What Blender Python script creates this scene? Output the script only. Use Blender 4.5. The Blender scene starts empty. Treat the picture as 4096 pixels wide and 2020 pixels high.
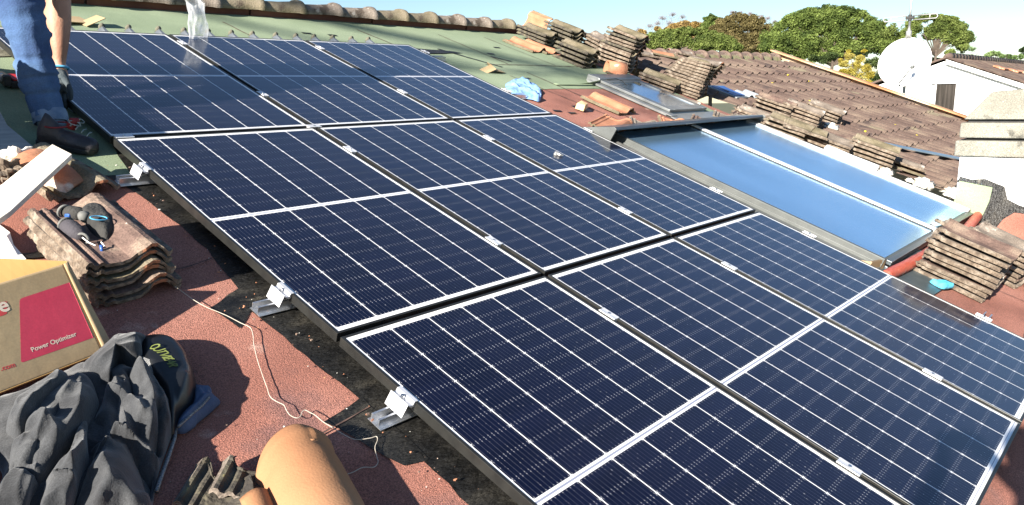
import bpy, bmesh, math, random
from mathutils import Vector, Matrix, noise
random.seed(7)
S = bpy.context.scene
COL = S.collection
R = math.radians
TH = R(20.5); CT, ST = math.cos(TH), math.sin(TH)
# roof frame: x = u along the ridge, y = -v (up the slope), z = h above the plane of the panels
ROOF = Matrix.Rotation(TH, 4, 'X')
DECK = -0.077
def DM(u, v): return u + .0287 * (-1.354 - u), v + .0287 * (5.029 - v)

# ---------------------------------------------------------------- camera, sky, sun, exposure
CAMC = (-1.35389576, -5.02929582, 1.38122349)
RR = [(0.66314651, 0.70947089, -0.23851156), (-0.17387033, 0.45595557, 0.87285372), (0.72801498, -0.53735982, 0.42572128)]
FPX, CX, CY = 3010.27, 2048.0, 1035.06
def _l(r): return Vector((r[0], -r[1], -r[2]))
RT, DN, FW = _l(RR[0]), _l(RR[1]), _l(RR[2])
cam_d = bpy.data.cameras.new('camera'); cam = bpy.data.objects.new('camera', cam_d); COL.objects.link(cam)
m = Matrix.Identity(4)
for i in range(3):
    m[i][0] = RT[i]; m[i][1] = -DN[i]; m[i][2] = -FW[i]; m[i][3] = CAMC[i]
cam.matrix_world = ROOF @ m
cam_d.sensor_width = 36; cam_d.lens = FPX / 4096 * 36; cam_d.shift_y = (CY - 1010) / 4096
cam_d.clip_end = 2000; cam_d.clip_start = 0.02
S.camera = cam

W = bpy.data.worlds.new("World"); S.world = W; W.use_nodes = True
nt = W.node_tree; bg = nt.nodes['Background']
sky = nt.nodes.new('ShaderNodeTexSky'); sky.sky_type = 'NISHITA'; sky.sun_disc = False
SUNV = Vector((3.0, 0.511, -1.282)).normalized()
sky.sun_elevation = math.asin(-SUNV.z); sky.sun_rotation = math.atan2(-SUNV.x, -SUNV.y) % (2 * math.pi)
sky.air_density = 1.0; sky.dust_density = 0.15; sky.ozone_density = 3.0
nt.links.new(sky.outputs[0], bg.inputs[0]); bg.inputs[1].default_value = 0.05
sd = bpy.data.lights.new('sun', 'SUN'); sd.energy = 5.0; sd.angle = R(0.53); sd.color = (1, 0.93, 0.82)
so = bpy.data.objects.new('sun', sd); COL.objects.link(so); so.location = (-10, -3, 12)
so.rotation_euler = SUNV.to_track_quat('-Z', 'Y').to_euler()
vs = S.view_settings; vs.view_transform = 'Standard'; vs.look = 'None'; vs.exposure = 1.62; vs.gamma = 1; vs.use_curve_mapping = False

# ---------------------------------------------------------------- helpers
def V(u, v, h): return Vector((u, -v, h))
def RP(px, py, s):
    """point in the roof frame seen at photo pixel px,py at depth s"""
    return Vector(CAMC) + (RT * ((px - CX) / FPX) + DN * ((py - CY) / FPX) + FW) * s
def AT(px, py, h=DECK):
    """point of the plane h (parallel to the roof) seen at photo pixel"""
    d = RT * ((px - CX) / FPX) + DN * ((py - CY) / FPX) + FW
    return Vector(CAMC) + d * ((h - CAMC[2]) / d.z)
class MB:
    def __init__(s): s.v = []; s.f = []; s.m = []
    def add(s, vs, fs, mi=0, M=None):
        b = len(s.v)
        for p in vs:
            p = Vector(p); s.v.append(M @ p if M else p)
        for f in fs: s.f.append([b + i for i in f]); s.m.append(mi)
        return s
    def box(s, a, b, mi=0, M=None):
        x0, y0, z0 = a; x1, y1, z1 = b
        vs = [(x0,y0,z0),(x1,y0,z0),(x1,y1,z0),(x0,y1,z0),(x0,y0,z1),(x1,y0,z1),(x1,y1,z1),(x0,y1,z1)]
        return s.add(vs, [(0,3,2,1),(4,5,6,7),(0,1,5,4),(1,2,6,5),(2,3,7,6),(3,0,4,7)], mi, M)
    def prism(s, poly, d, mi=0):
        """polygon (list of points) extruded along vector d"""
        n = len(poly); d = Vector(d)
        vs = [Vector(p) for p in poly] + [Vector(p) + d for p in poly]
        fs = [list(range(n))[::-1], [n + i for i in range(n)]] + [(i, (i+1) % n, n + (i+1) % n, n + i) for i in range(n)]
        return s.add(vs, fs, mi)
    def tube(s, pts, r, seg=8, mi=0, cap=True, flat=1.0, up=None):
        pts = [Vector(p) for p in pts]; n = len(pts)
        rs = r if isinstance(r, (list, tuple)) else [r] * n
        vs = []; prev = None
        for i, p in enumerate(pts):
            t = (pts[min(i+1, n-1)] - pts[max(i-1, 0)]).normalized()
            a = prev if prev else (Vector(up) if up else (Vector((0,0,1)) if abs(t.z) < .9 else Vector((1,0,0))))
            a = (a - t * a.dot(t)).normalized(); b = t.cross(a); prev = a
            for k in range(seg):
                an = 2 * math.pi * k / seg
                vs.append(p + a * math.cos(an) * rs[i] * flat + b * math.sin(an) * rs[i])
        fs = [(i*seg+k, i*seg+(k+1) % seg, (i+1)*seg+(k+1) % seg, (i+1)*seg+k) for i in range(n-1) for k in range(seg)]
        if cap: fs += [list(range(seg))[::-1], [(n-1)*seg+k for k in range(seg)]]
        return s.add(vs, fs, mi)
    def grid(s, fn, nu, nv, mi=0, wrap=False):
        vs = [fn(i / nu, j / nv) for j in range(nv + 1) for i in range(nu + 1)]
        return s.add(vs, [(j*(nu+1)+i, j*(nu+1)+i+1, (j+1)*(nu+1)+i+1, (j+1)*(nu+1)+i) for j in range(nv) for i in range(nu)], mi)
    def ball(s, c, r, seg=12, rings=8, mi=0, sc=(1,1,1), jit=0):
        c = Vector(c); vs = []
        for j in range(rings + 1):
            ph = math.pi * j / rings
            for k in range(seg):
                a = 2 * math.pi * k / seg
                d = Vector((math.sin(ph)*math.cos(a), math.sin(ph)*math.sin(a), math.cos(ph)))
                q = 1 + (noise.noise(d * 2.3 + c * 7) * jit if jit else 0)
                vs.append(c + Vector((d.x*sc[0], d.y*sc[1], d.z*sc[2])) * r * q)
        return s.add(vs, [(j*seg+k, (j+1)*seg+k, (j+1)*seg+(k+1) % seg, j*seg+(k+1) % seg) for j in range(rings) for k in range(seg)], mi)
    def mesh(s, name, mats, smooth=False):
        me = bpy.data.meshes.new(name); me.from_pydata([tuple(p) for p in s.v], [], s.f)
        for m_ in (mats if isinstance(mats, (list, tuple)) else [mats]): me.materials.append(m_)
        me.polygons.foreach_set('material_index', s.m)
        if smooth: me.polygons.foreach_set('use_smooth', [True] * len(s.f))
        me.update(); return me
    def build(s, name, mats, parent=None, smooth=False, mw=None, bevel=0, solid=0, sub=0):
        return link(name, s.mesh(name, mats, smooth), parent, mw, bevel, solid, sub)
def link(name, me, parent=None, mw=None, bevel=0, solid=0, sub=0):
    o = bpy.data.objects.new(name, me); COL.objects.link(o)
    if parent: o.parent = parent
    elif mw is not None: o.matrix_world = mw
    if solid: k = o.modifiers.new('solid', 'SOLIDIFY'); k.thickness = solid; k.offset = 0
    if sub: k = o.modifiers.new('sub', 'SUBSURF'); k.levels = sub; k.render_levels = sub
    if bevel: k = o.modifiers.new('bevel', 'BEVEL'); k.width = bevel; k.segments = 2; k.limit_method = 'ANGLE'
    return o
def tag(o, label=None, cat=None, group=None, kind=None):
    if label: o['label'] = label
    if cat: o['category'] = cat
    if group: o['group'] = group
    if kind: o['kind'] = kind
    return o
def thing(name, label, cat, mw=ROOF, group=None):
    o = bpy.data.objects.new(name, None); COL.objects.link(o); o.matrix_world = mw; o.empty_display_size = .1
    return tag(o, label, cat, group)
def roofm(u, v, h, rz=0): return ROOF @ Matrix.Translation(V(u, v, h)) @ Matrix.Rotation(rz, 4, 'Z')
def copytree(o, mw):
    c = o.copy(); COL.objects.link(c); c.matrix_world = mw
    for ch in list(o.children):
        d = ch.copy(); COL.objects.link(d); d.parent = c
        for g in list(ch.children):
            e = g.copy(); COL.objects.link(e); e.parent = d
    return c

# ---------------------------------------------------------------- materials
def newmat(name):
    m = bpy.data.materials.new(name); m.use_nodes = True
    return m, m.node_tree, m.node_tree.nodes['Principled BSDF']
def MT(name, cols, scale=6, rough=.8, metal=0, bump=0, bscale=40, bdist=.01, spec=.5, detail=6, lo=.35, hi=.65, patch=None, fine=None, coat=0, sheen=0, stretch=None, rv=0, trans=0):
    """noise blended colours; patch=(colour, scale, threshold) adds stains; fine=(scale, amount) speckle; rv random value per object"""
    m, t, b = newmat(name); N = t.nodes; L = t.links
    tc = N.new('ShaderNodeTexCoord'); co = tc.outputs['Object']
    if stretch:
        mp = N.new('ShaderNodeMapping'); mp.inputs['Scale'].default_value = stretch; L.new(co, mp.inputs[0]); co = mp.outputs[0]
    def nz(sc, dt=detail):
        n = N.new('ShaderNodeTexNoise'); n.inputs['Scale'].default_value = sc; n.inputs['Detail'].default_value = dt; L.new(co, n.inputs['Vector']); return n.outputs['Fac']
    cols = [tuple(c) + (1,) for c in cols]
    if len(cols) == 1: cols = cols * 2
    r = N.new('ShaderNodeValToRGB'); e = r.color_ramp.elements
    e[0].position = lo; e[0].color = cols[0]; e[1].position = hi; e[1].color = cols[-1]
    for i, c in enumerate(cols[1:-1]): k = e.new(lo + (hi - lo) * (i + 1) / (len(cols) - 1)); k.color = c
    L.new(nz(scale), r.inputs[0]); out = r.outputs[0]
    def mix(a, bcol, fac, mode='MIX'):
        x = N.new('ShaderNodeMix'); x.data_type = 'RGBA'; x.blend_type = mode
        for s_, v_ in ((x.inputs['Factor'], fac), (x.inputs['A'], a), (x.inputs['B'], bcol)):
            if hasattr(v_, 'links'): L.new(v_, s_)
            else: s_.default_value = v_
        return x.outputs['Result']
    for pt in (patch or []):
        col, sc, thr = pt
        rr = N.new('ShaderNodeValToRGB'); rr.color_ramp.elements[0].position = thr; rr.color_ramp.elements[1].position = thr + .05
        L.new(nz(sc, 8), rr.inputs[0]); out = mix(out, tuple(col) + (1,), rr.outputs[0])
    if fine:
        rr = N.new('ShaderNodeMapRange'); rr.inputs[1].default_value = .3; rr.inputs[2].default_value = .7
        rr.inputs[3].default_value = 1 - fine[1]; rr.inputs[4].default_value = 1 + fine[1]; L.new(nz(fine[0], 2), rr.inputs[0])
        out = mix(out, rr.outputs[0], 1.0, 'MULTIPLY')
    if rv:
        oi = N.new('ShaderNodeObjectInfo'); rr = N.new('ShaderNodeMapRange'); rr.inputs[3].default_value = 1 - rv; rr.inputs[4].default_value = 1 + rv
        L.new(oi.outputs['Random'], rr.inputs[0]); out = mix(out, rr.outputs[0], 1.0, 'MULTIPLY')
    L.new(out, b.inputs['Base Color'])
    b.inputs['Roughness'].default_value = rough; b.inputs['Metallic'].default_value = metal
    b.inputs['Specular IOR Level'].default_value = spec; b.inputs['Coat Weight'].default_value = coat
    if sheen: b.inputs['Sheen Weight'].default_value = sheen
    if trans: b.inputs['Transmission Weight'].default_value = trans
    if bump:
        bp = N.new('ShaderNodeBump'); bp.inputs['Strength'].default_value = bump; bp.inputs['Distance'].default_value = bdist
        L.new(nz(bscale, 5), bp.inputs['Height']); L.new(bp.outputs[0], b.inputs['Normal'])
    return m
felt_red = MT('red felt', [(.19,.072,.052),(.29,.118,.086),(.36,.165,.125)], scale=2.2, rough=.95, bump=.8, bscale=240, bdist=.004, fine=(260,.5), lo=.28, hi=.74, patch=[((.21,.10,.085),1.6,.64),((.42,.25,.2),5,.68),((.16,.07,.06),9,.70)])
felt_green = MT('green felt', [(.15,.20,.12),(.215,.27,.17),(.265,.32,.21)], scale=1.5, rough=.95, bump=.5, bscale=240, bdist=.003, fine=(240,.25), lo=.3, hi=.75, patch=[((.14,.17,.12),3,.7)])
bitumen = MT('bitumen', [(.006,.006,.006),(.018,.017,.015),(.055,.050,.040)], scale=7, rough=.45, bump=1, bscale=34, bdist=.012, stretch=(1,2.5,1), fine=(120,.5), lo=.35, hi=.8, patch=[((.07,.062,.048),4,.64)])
seam_m = MT('seam', [(.05,.03,.025),(.12,.07,.055)], scale=30, rough=.9)
black_frame = MT('anodised black', [(.030,.030,.029),(.045,.045,.042)], scale=20, rough=.38, metal=.55, spec=.5)
alu = MT('aluminium', [(.62,.64,.67),(.76,.77,.79)], scale=30, rough=.32, metal=.9, fine=(200,.06))
alu_d = MT('aluminium cast', [(.66,.67,.70),(.8,.8,.82)], scale=30, rough=.45, metal=.55)
steel = MT('steel', [(.6,.6,.6),(.75,.75,.75)], scale=60, rough=.22, metal=1)
coll_frame = MT('collector frame', [(.11,.118,.115),(.14,.148,.145)], scale=8, rough=.5, metal=.4, fine=(90,.06))
brown_plate = MT('bronze plate', [(.2,.145,.085),(.26,.19,.12)], scale=14, rough=.5, metal=.4)
hood_m = MT('hood sheet', [(.10,.115,.125),(.135,.15,.16)], scale=5, rough=.32, metal=.7)
rubber = MT('rubber', [(.02,.02,.02),(.035,.035,.035)], scale=40, rough=.7)
foam = MT('pipe foam', [(.07,.07,.07),(.11,.11,.105)], scale=90, rough=.95, bump=.3, bscale=200)
tape_red = MT('red tape', [(.36,.06,.035),(.48,.11,.07)], scale=14, rough=.45, bump=.6, bscale=22, stretch=(1,3,1), patch=[((.5,.3,.24),14,.66)])
lead = MT('lead sheet', [(.07,.10,.115),(.11,.145,.16)], scale=7, rough=.42, metal=.5, bump=.3, bscale=9, patch=[((.35,.38,.39),22,.72)])
skyl_m = MT('window cladding', [(.20,.21,.21),(.27,.28,.28)], scale=5, rough=.4, metal=.4, fine=(70,.06))
tile_brown = MT('brown tile', [(.085,.052,.042),(.135,.085,.068),(.20,.145,.11)], scale=9, rough=.85, bump=.5, bscale=60, fine=(140,.28), rv=.18, patch=[((.26,.21,.16),6,.66),((.5,.47,.42),40,.73)])
tile_field = MT('laid tiles', [(.072,.046,.037),(.105,.07,.056),(.145,.105,.08)], scale=2.2, rough=.85, bump=.5, bscale=50, fine=(80,.25), patch=[((.15,.125,.085),1.8,.62),((.05,.034,.03),5,.62),((.2,.17,.13),30,.7)])
tile_olive = MT('olive tile', [(.085,.072,.042),(.135,.112,.07),(.18,.15,.105)], scale=8, rough=.9, bump=.5, bscale=70, fine=(150,.3), rv=.14, patch=[((.3,.28,.23),26,.7),((.07,.05,.035),7,.64)])
tile_grey = MT('grey tile', [(.10,.08,.066),(.165,.135,.11),(.22,.185,.155)], scale=7, rough=.9, bump=.5, bscale=70, fine=(150,.3), rv=.14, patch=[((.42,.39,.35),9,.66),((.08,.06,.045),6,.60)])
tile_side = MT('tile edge', [(.07,.05,.037),(.145,.11,.08),(.24,.20,.16)], scale=13, rough=.95, bump=.7, bscale=60, fine=(110,.35), rv=.15, patch=[((.33,.14,.075),8,.62),((.46,.42,.37),11,.68),((.06,.05,.04),12,.6)])
tile_sidedark = MT('dark tile edge', [(.035,.03,.026),(.07,.06,.045),(.13,.115,.075)], scale=16, rough=.95, bump=.7, bscale=60, rv=.15, patch=[((.3,.25,.08),20,.68)])
clay = MT('orange clay', [(.33,.135,.07),(.43,.20,.115)], scale=7, rough=.85, bump=.3, bscale=50, fine=(150,.12), patch=[((.6,.52,.45),7,.64),((.2,.14,.1),9,.68)])
clay_new = MT('new clay', [(.34,.165,.085),(.39,.20,.105),(.43,.24,.14)], scale=2, rough=1.0, spec=.12, bump=.12, bscale=150, fine=(240,.04), patch=[((.24,.10,.05),17,.74),((.42,.27,.18),5,.68)])
mortar = MT('mortar', [(.6,.57,.5),(.78,.76,.7)], scale=18, rough=.95, bump=.8, bscale=60, patch=[((.5,.38,.3),8,.64)])
stucco = MT('white stucco', [(.76,.76,.75),(.84,.84,.82)], scale=5, rough=.9, bump=.25, bscale=120, patch=[((.6,.6,.58),3,.72)])
concrete = MT('pebbled concrete', [(.18,.17,.14),(.25,.24,.20)], scale=4, rough=.95, bump=.8, bscale=110, fine=(120,.3), patch=[((.38,.36,.30),60,.66),((.10,.095,.08),5,.62),((.45,.44,.42),3,.70)])
white_pvc = MT('white pvc', [(.8,.8,.79),(.86,.86,.85)], scale=9, rough=.45)
trim_m = MT('rusty verge trim', [(.33,.13,.05),(.42,.25,.13),(.5,.42,.33)], scale=1.3, rough=.8, fine=(60,.1))
yellow = MT('yellow', [(.62,.48,.02),(.75,.6,.05)], scale=30, rough=.8)
cardb = MT('cardboard', [(.36,.26,.145),(.43,.32,.185)], scale=3, rough=.85, fine=(180,.07), bump=.15, bscale=14)
cardb_in = MT('cardboard inside', [(.36,.22,.075),(.42,.27,.10)], scale=3, rough=.85)
pink = MT('printed crimson', [(.53,.035,.075),(.58,.05,.095)], scale=4, rough=.6, fine=(180,.05), bump=.12, bscale=14)
ink_beige = MT('ink beige', [(.75,.62,.5)], rough=.7); ink_red = MT('ink red', [(.55,.06,.06)], rough=.7)
wood_white = MT('pale plank', [(.68,.60,.50),(.8,.74,.66)], scale=6, rough=.75, stretch=(1,8,8), fine=(60,.06))
wood_grey = MT('grey plank', [(.26,.27,.27),(.36,.36,.35)], scale=6, rough=.85, stretch=(1,10,10), bump=.3, bscale=30)
wood_blk = MT('timber scrap', [(.56,.40,.21),(.66,.5,.3)], scale=9, rough=.8, stretch=(1,6,6))
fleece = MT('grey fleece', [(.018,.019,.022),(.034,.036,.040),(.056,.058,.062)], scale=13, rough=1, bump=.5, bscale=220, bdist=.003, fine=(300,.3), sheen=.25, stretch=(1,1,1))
lining = MT('black lining', [(.004,.005,.007),(.010,.011,.013)], scale=4, rough=.36, bump=.35, bscale=8)
mesh_m = MT('grey mesh', [(.10,.10,.10),(.16,.16,.16)], scale=12, rough=.6)
navy = MT('navy cloth', [(.04,.07,.14),(.08,.12,.21)], scale=12, rough=.85, bump=.6, bscale=26)
cord_m = MT('cream string', [(.42,.37,.30),(.52,.47,.40)], scale=60, rough=.95)
white_cloth = MT('white cord', [(.78,.74,.68),(.85,.82,.78)], scale=60, rough=.8)
lime = MT('lime print', [(.13,.16,.035),(.19,.22,.06)], scale=30, rough=.7)
zipm = MT('zip', [(.09,.09,.09),(.3,.3,.3)], scale=260, rough=.4, metal=.5)
denim = MT('denim', [(.028,.058,.15),(.055,.11,.23),(.12,.20,.33)], scale=4.5, rough=.95, bump=.5, bscale=130, bdist=.004, fine=(200,.15), lo=.3, hi=.72)
denim_d = MT('denim cuff', [(.10,.16,.27),(.2,.27,.38)], scale=16, rough=.95, bump=.5, bscale=150)
skin_m = MT('skin', [(.34,.17,.11),(.42,.225,.15)], scale=10, rough=.6, bump=.2, bscale=90)
glove_m = MT('dark glove', [(.030,.045,.055),(.06,.075,.085)], scale=24, rough=.8, bump=.5, bscale=120)
sky_cuff = MT('blue cuff', [(.05,.30,.55),(.1,.4,.65)], scale=20, rough=.8)
shoe_m = MT('work shoe', [(.022,.02,.026),(.045,.04,.048)], scale=16, rough=.55, bump=.3, bscale=90)
shoe_red = MT('red trim', [(.16,.01,.015),(.22,.02,.025)], scale=16, rough=.7)
sole_m = MT('sole', [(.012,.012,.012),(.02,.02,.02)], scale=16, rough=.7)
lace_m = MT('lace', [(.18,.22,.22),(.26,.3,.3)], scale=60, rough=.9)
shirt_m = MT('shirt', [(.04,.05,.07)], rough=.9); hair_m = MT('hair', [(.03,.02,.015)], rough=.7)
cloth_blue = MT('light blue cloth', [(.12,.24,.50),(.20,.34,.60)], scale=14, rough=.9, bump=.5, bscale=40)
rag_blue = MT('turquoise rag', [(.06,.42,.62),(.12,.52,.72)], scale=14, rough=.9)
glove_grey = MT('grey work glove', [(.02,.02,.02),(.05,.048,.045)], scale=14, rough=.95, bump=.6, bscale=100, patch=[((.02,.02,.02),9,.64)])
glove_purple = MT('dusty glove finger', [(.035,.032,.04),(.06,.055,.065)], scale=12, rough=.9, bump=.5, bscale=80)
glove_rim = MT('glove rim', [(.10,.10,.095),(.18,.18,.17)], scale=40, rough=.9)
plastic_b = MT('blue plastic', [(.03,.1,.35)], rough=.4); tool_red = MT('tool red', [(.4,.02,.02)], rough=.45)
tool_white = MT('tool grey white', [(.4,.4,.4),(.6,.6,.6)], scale=8, rough=.5)
dish_m = MT('white dish', [(.8,.8,.8),(.85,.85,.85)], scale=5, rough=.35)
grey_metal = MT('galvanised', [(.32,.32,.31),(.45,.45,.44)], scale=10, rough=.5, metal=.5)
dark_glass = MT('dark door', [(.015,.012,.01),(.03,.024,.02),(.055,.045,.04)], scale=2.5, rough=.25, stretch=(1,5,.3))
ground_m = MT('ground', [(.06,.08,.035),(.11,.10,.06)], scale=.2, rough=1)
bark = MT('bark', [(.06,.045,.035),(.11,.085,.065)], scale=4, rough=.95, bump=.6, bscale=16)
blue_sheet = MT('blue tarp', [(.02,.07,.25),(.04,.12,.36)], scale=8, rough=.4, bump=.4, bscale=10)
grey_sheet = MT('grey sheet', [(.38,.42,.43),(.48,.52,.53)], scale=6, rough=.5, metal=.3)
strip_blue = MT('grey blue strip', [(.17,.24,.30),(.26,.33,.38)], scale=6, rough=.35, metal=.5)
strip_old = MT('old strip', [(.10,.095,.07),(.2,.19,.14)], scale=9, rough=.9, bump=.5, bscale=40, patch=[((.05,.05,.045),6,.6)])
fascia = MT('fascia brown', [(.10,.038,.03),(.15,.06,.045)], scale=7, rough=.9, patch=[((.05,.03,.028),2,.6)])

def leafmat(name, c1, c2, c3, sc=1.0):
    m = MT(name, [c1, c2, c3], scale=sc, rough=.75, spec=.2, fine=(6,.35))
    t = m.node_tree; b = t.nodes['Principled BSDF']; out = t.nodes['Material Output']
    tr = t.nodes.new('ShaderNodeBsdfTranslucent'); mx = t.nodes.new('ShaderNodeMixShader'); mx.inputs[0].default_value = .3
    t.links.new(b.inputs['Base Color'].links[0].from_socket, tr.inputs[0])
    t.links.new(b.outputs[0], mx.inputs[1]); t.links.new(tr.outputs[0], mx.inputs[2]); t.links.new(mx.outputs[0], out.inputs[0])
    return m

def math_helper(t):
    N, L = t.nodes, t.links
    def f(op, *a):
        n = N.new('ShaderNodeMath'); n.operation = op
        for i, x in enumerate(a):
            if hasattr(x, 'links'): L.new(x, n.inputs[i])
            else: n.inputs[i].default_value = x
        return n.outputs[0]
    return f
PW, PH, LIP = 1.04, 1.706, .011
def cell_material():
    m, t, b = newmat('solar cells'); N, L = t.nodes, t.links; f = math_helper(t)
    tc = N.new('ShaderNodeTexCoord'); sp = N.new('ShaderNodeSeparateXYZ'); L.new(tc.outputs['Object'], sp.inputs[0])
    x = sp.outputs[0]; y = f('MULTIPLY', sp.outputs[1], -1.0)
    cw = .1667; x0 = LIP + .006; rows = .0808; top = LIP + .022; mid = PH / 2
    cx_ = f('DIVIDE', f('SUBTRACT', x, x0), cw); fx = f('FRACT', cx_)
    dx = f('MULTIPLY', f('MINIMUM', fx, f('SUBTRACT', 1.0, fx)), cw)            # metres to nearest column line
    line = f('LESS_THAN', dx, .0021)
    right = f('GREATER_THAN', x, x0 + 6 * cw - .003); left = f('LESS_THAN', x, x0)
    ry = f('DIVIDE', f('SUBTRACT', f('ABSOLUTE', f('SUBTRACT', y, mid)), .012), rows); fy = f('FRACT', ry)
    dy = f('MULTIPLY', f('MINIMUM', fy, f('SUBTRACT', 1.0, fy)), rows)
    dmid = f('ABSOLUTE', f('SUBTRACT', y, mid))
    midbar = f('LESS_THAN', dmid, .012); midgrey = f('LESS_THAN', dmid, .0035)
    dend = f('MINIMUM', f('SUBTRACT', y, LIP), f('SUBTRACT', PH - LIP, y))
    endbar = f('LESS_THAN', dend, .021); endgrey = f('LESS_THAN', f('ABSOLUTE', f('SUBTRACT', dend, .0105)), .0013)
    nub = f('LESS_THAN', f('ADD', dx, dy), .0062)
    white = f('MINIMUM', 1.0, f('ADD', f('ADD', f('ADD', line, right), f('ADD', left, midbar)), f('ADD', endbar, nub)))
    fb = f('FRACT', f('MULTIPLY', fx, 10.0)); db = f('ABSOLUTE', f('SUBTRACT', fb, .5)); bus = f('LESS_THAN', db, .038)
    dot = f('MULTIPLY', f('LESS_THAN', db, .085), f('LESS_THAN', f('ABSOLUTE', f('SUBTRACT', dy, .0045)), .0022))
    gap = f('LESS_THAN', dy, .0008)
    # sparse solder glints on the busbars
    sn = N.new('ShaderNodeTexNoise'); sn.inputs['Scale'].default_value = 160; sn.inputs['Detail'].default_value = 0; L.new(tc.outputs['Object'], sn.inputs['Vector'])
    spark = f('MULTIPLY', f('GREATER_THAN', sn.outputs['Fac'], .76), f('LESS_THAN', db, .09))
    vn = N.new('ShaderNodeTexWhiteNoise'); cmb = N.new('ShaderNodeCombineXYZ')
    L.new(f('FLOOR', cx_), cmb.inputs[0]); L.new(f('FLOOR', f('DIVIDE', y, rows)), cmb.inputs[1]); L.new(cmb.outputs[0], vn.inputs[0])
    hv = f('ADD', .8, f('MULTIPLY', vn.outputs['Value'], .5))
    def mix(a, bc, fac, mode='MIX'):
        n = N.new('ShaderNodeMix'); n.data_type = 'RGBA'; n.blend_type = mode
        for s_, v_ in ((n.inputs['Factor'], fac), (n.inputs['A'], a), (n.inputs['B'], bc)):
            if hasattr(v_, 'links'): L.new(v_, s_)
            else: s_.default_value = v_
        return n.outputs['Result']
    c = mix((.0022,.0028,.010,1), hv, 1.0, 'MULTIPLY')
    c = mix(c, (.085,.088,.115,1), bus); c = mix(c, (.012,.014,.03,1), gap)
    c = mix(c, (.30,.30,.33,1), f('MINIMUM', 1.0, f('ADD', dot, spark)))
    c = mix(c, (.82,.82,.82,1), white); c = mix(c, (.26,.28,.36,1), f('MINIMUM', 1.0, f('ADD', midgrey, endgrey)))
    # thin dust film
    dn = N.new('ShaderNodeTexNoise'); dn.inputs['Scale'].default_value = 3; dn.inputs['Detail'].default_value = 8; L.new(tc.outputs['Object'], dn.inputs['Vector'])
    c = mix(c, (.35,.33,.3,1), f('MULTIPLY', f('MAXIMUM', 0.0, f('SUBTRACT', dn.outputs['Fac'], .45)), .02))
    L.new(c, b.inputs['Base Color']); L.new(f('MULTIPLY', bus, .3), b.inputs['Metallic']); b.inputs['Roughness'].default_value = .28; b.inputs['Specular IOR Level'].default_value = .45; b.inputs['IOR'].default_value = 1.45; b.inputs['Specular Tint'].default_value = (.05,.25,1,1)
    b.inputs['Coat Weight'].default_value = 1
    cn = N.new('ShaderNodeTexNoise'); cn.inputs['Scale'].default_value = 2.3; cn.inputs['Detail'].default_value = 9; cn.inputs['Roughness'].default_value = .7; L.new(tc.outputs['Object'], cn.inputs['Vector'])
    cr_ = N.new('ShaderNodeMapRange'); cr_.inputs[1].default_value = .42; cr_.inputs[2].default_value = .72; cr_.inputs[3].default_value = .03; cr_.inputs[4].default_value = .16; L.new(cn.outputs['Fac'], cr_.inputs[0]); L.new(cr_.outputs[0], b.inputs['Coat Roughness']); b.inputs['Coat IOR'].default_value = 1.24
    return m
cells = cell_material()
def glassy(name, col, rough, metal=0, coat=0):
    m, t, b = newmat(name); b.inputs['Base Color'].default_value = tuple(col) + (1,); b.inputs['Roughness'].default_value = rough
    b.inputs['Metallic'].default_value = metal; b.inputs['Coat Weight'].default_value = coat; b.inputs['Coat Roughness'].default_value = .12
    return m
absorber = MT('solar absorber glass', [(.33,.56,.78),(.38,.61,.83)], scale=1.5, rough=.24, metal=.85, fine=(3,.04), stretch=(1,.3,1))
pane_m = MT('window pane', [(.30,.42,.56),(.36,.5,.64)], scale=.8, rough=.12, metal=.75)
def film_material():
    m, t, b = newmat('clear plastic film'); N, L = t.nodes, t.links
    out = N['Material Output']; tr = N.new('ShaderNodeBsdfTransparent'); mx = N.new('ShaderNodeMixShader')
    tl = N.new('ShaderNodeBsdfTranslucent'); tl.inputs[0].default_value = (.75,.77,.8,1); m2 = N.new('ShaderNodeMixShader'); m2.inputs[0].default_value = .4
    b.inputs['Base Color'].default_value = (.75,.77,.8,1); b.inputs['Roughness'].default_value = .18
    tc = N.new('ShaderNodeTexCoord'); nz = N.new('ShaderNodeTexNoise'); nz.inputs['Scale'].default_value = 16; nz.inputs['Detail'].default_value = 6; L.new(tc.outputs['Object'], nz.inputs['Vector'])
    rp = N.new('ShaderNodeMapRange'); rp.inputs[1].default_value = .35; rp.inputs[2].default_value = .7; rp.inputs[3].default_value = .18; rp.inputs[4].default_value = .75
    L.new(nz.outputs[0], rp.inputs[0]); L.new(b.outputs[0], m2.inputs[1]); L.new(tl.outputs[0], m2.inputs[2])
    L.new(rp.outputs[0], mx.inputs[0]); L.new(tr.outputs[0], mx.inputs[1]); L.new(m2.outputs[0], mx.inputs[2]); L.new(mx.outputs[0], out.inputs[0])
    return m
film = film_material()

# ---------------------------------------------------------------- the ground and the house we stand on
g = MB(); g.add([(-200,-200,-7),(400,-200,-7),(400,400,-7),(-200,400,-7)], [(0,1,2,3)])
tag(g.build('ground', ground_m, mw=Matrix.Identity(4)), kind='structure')

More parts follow.
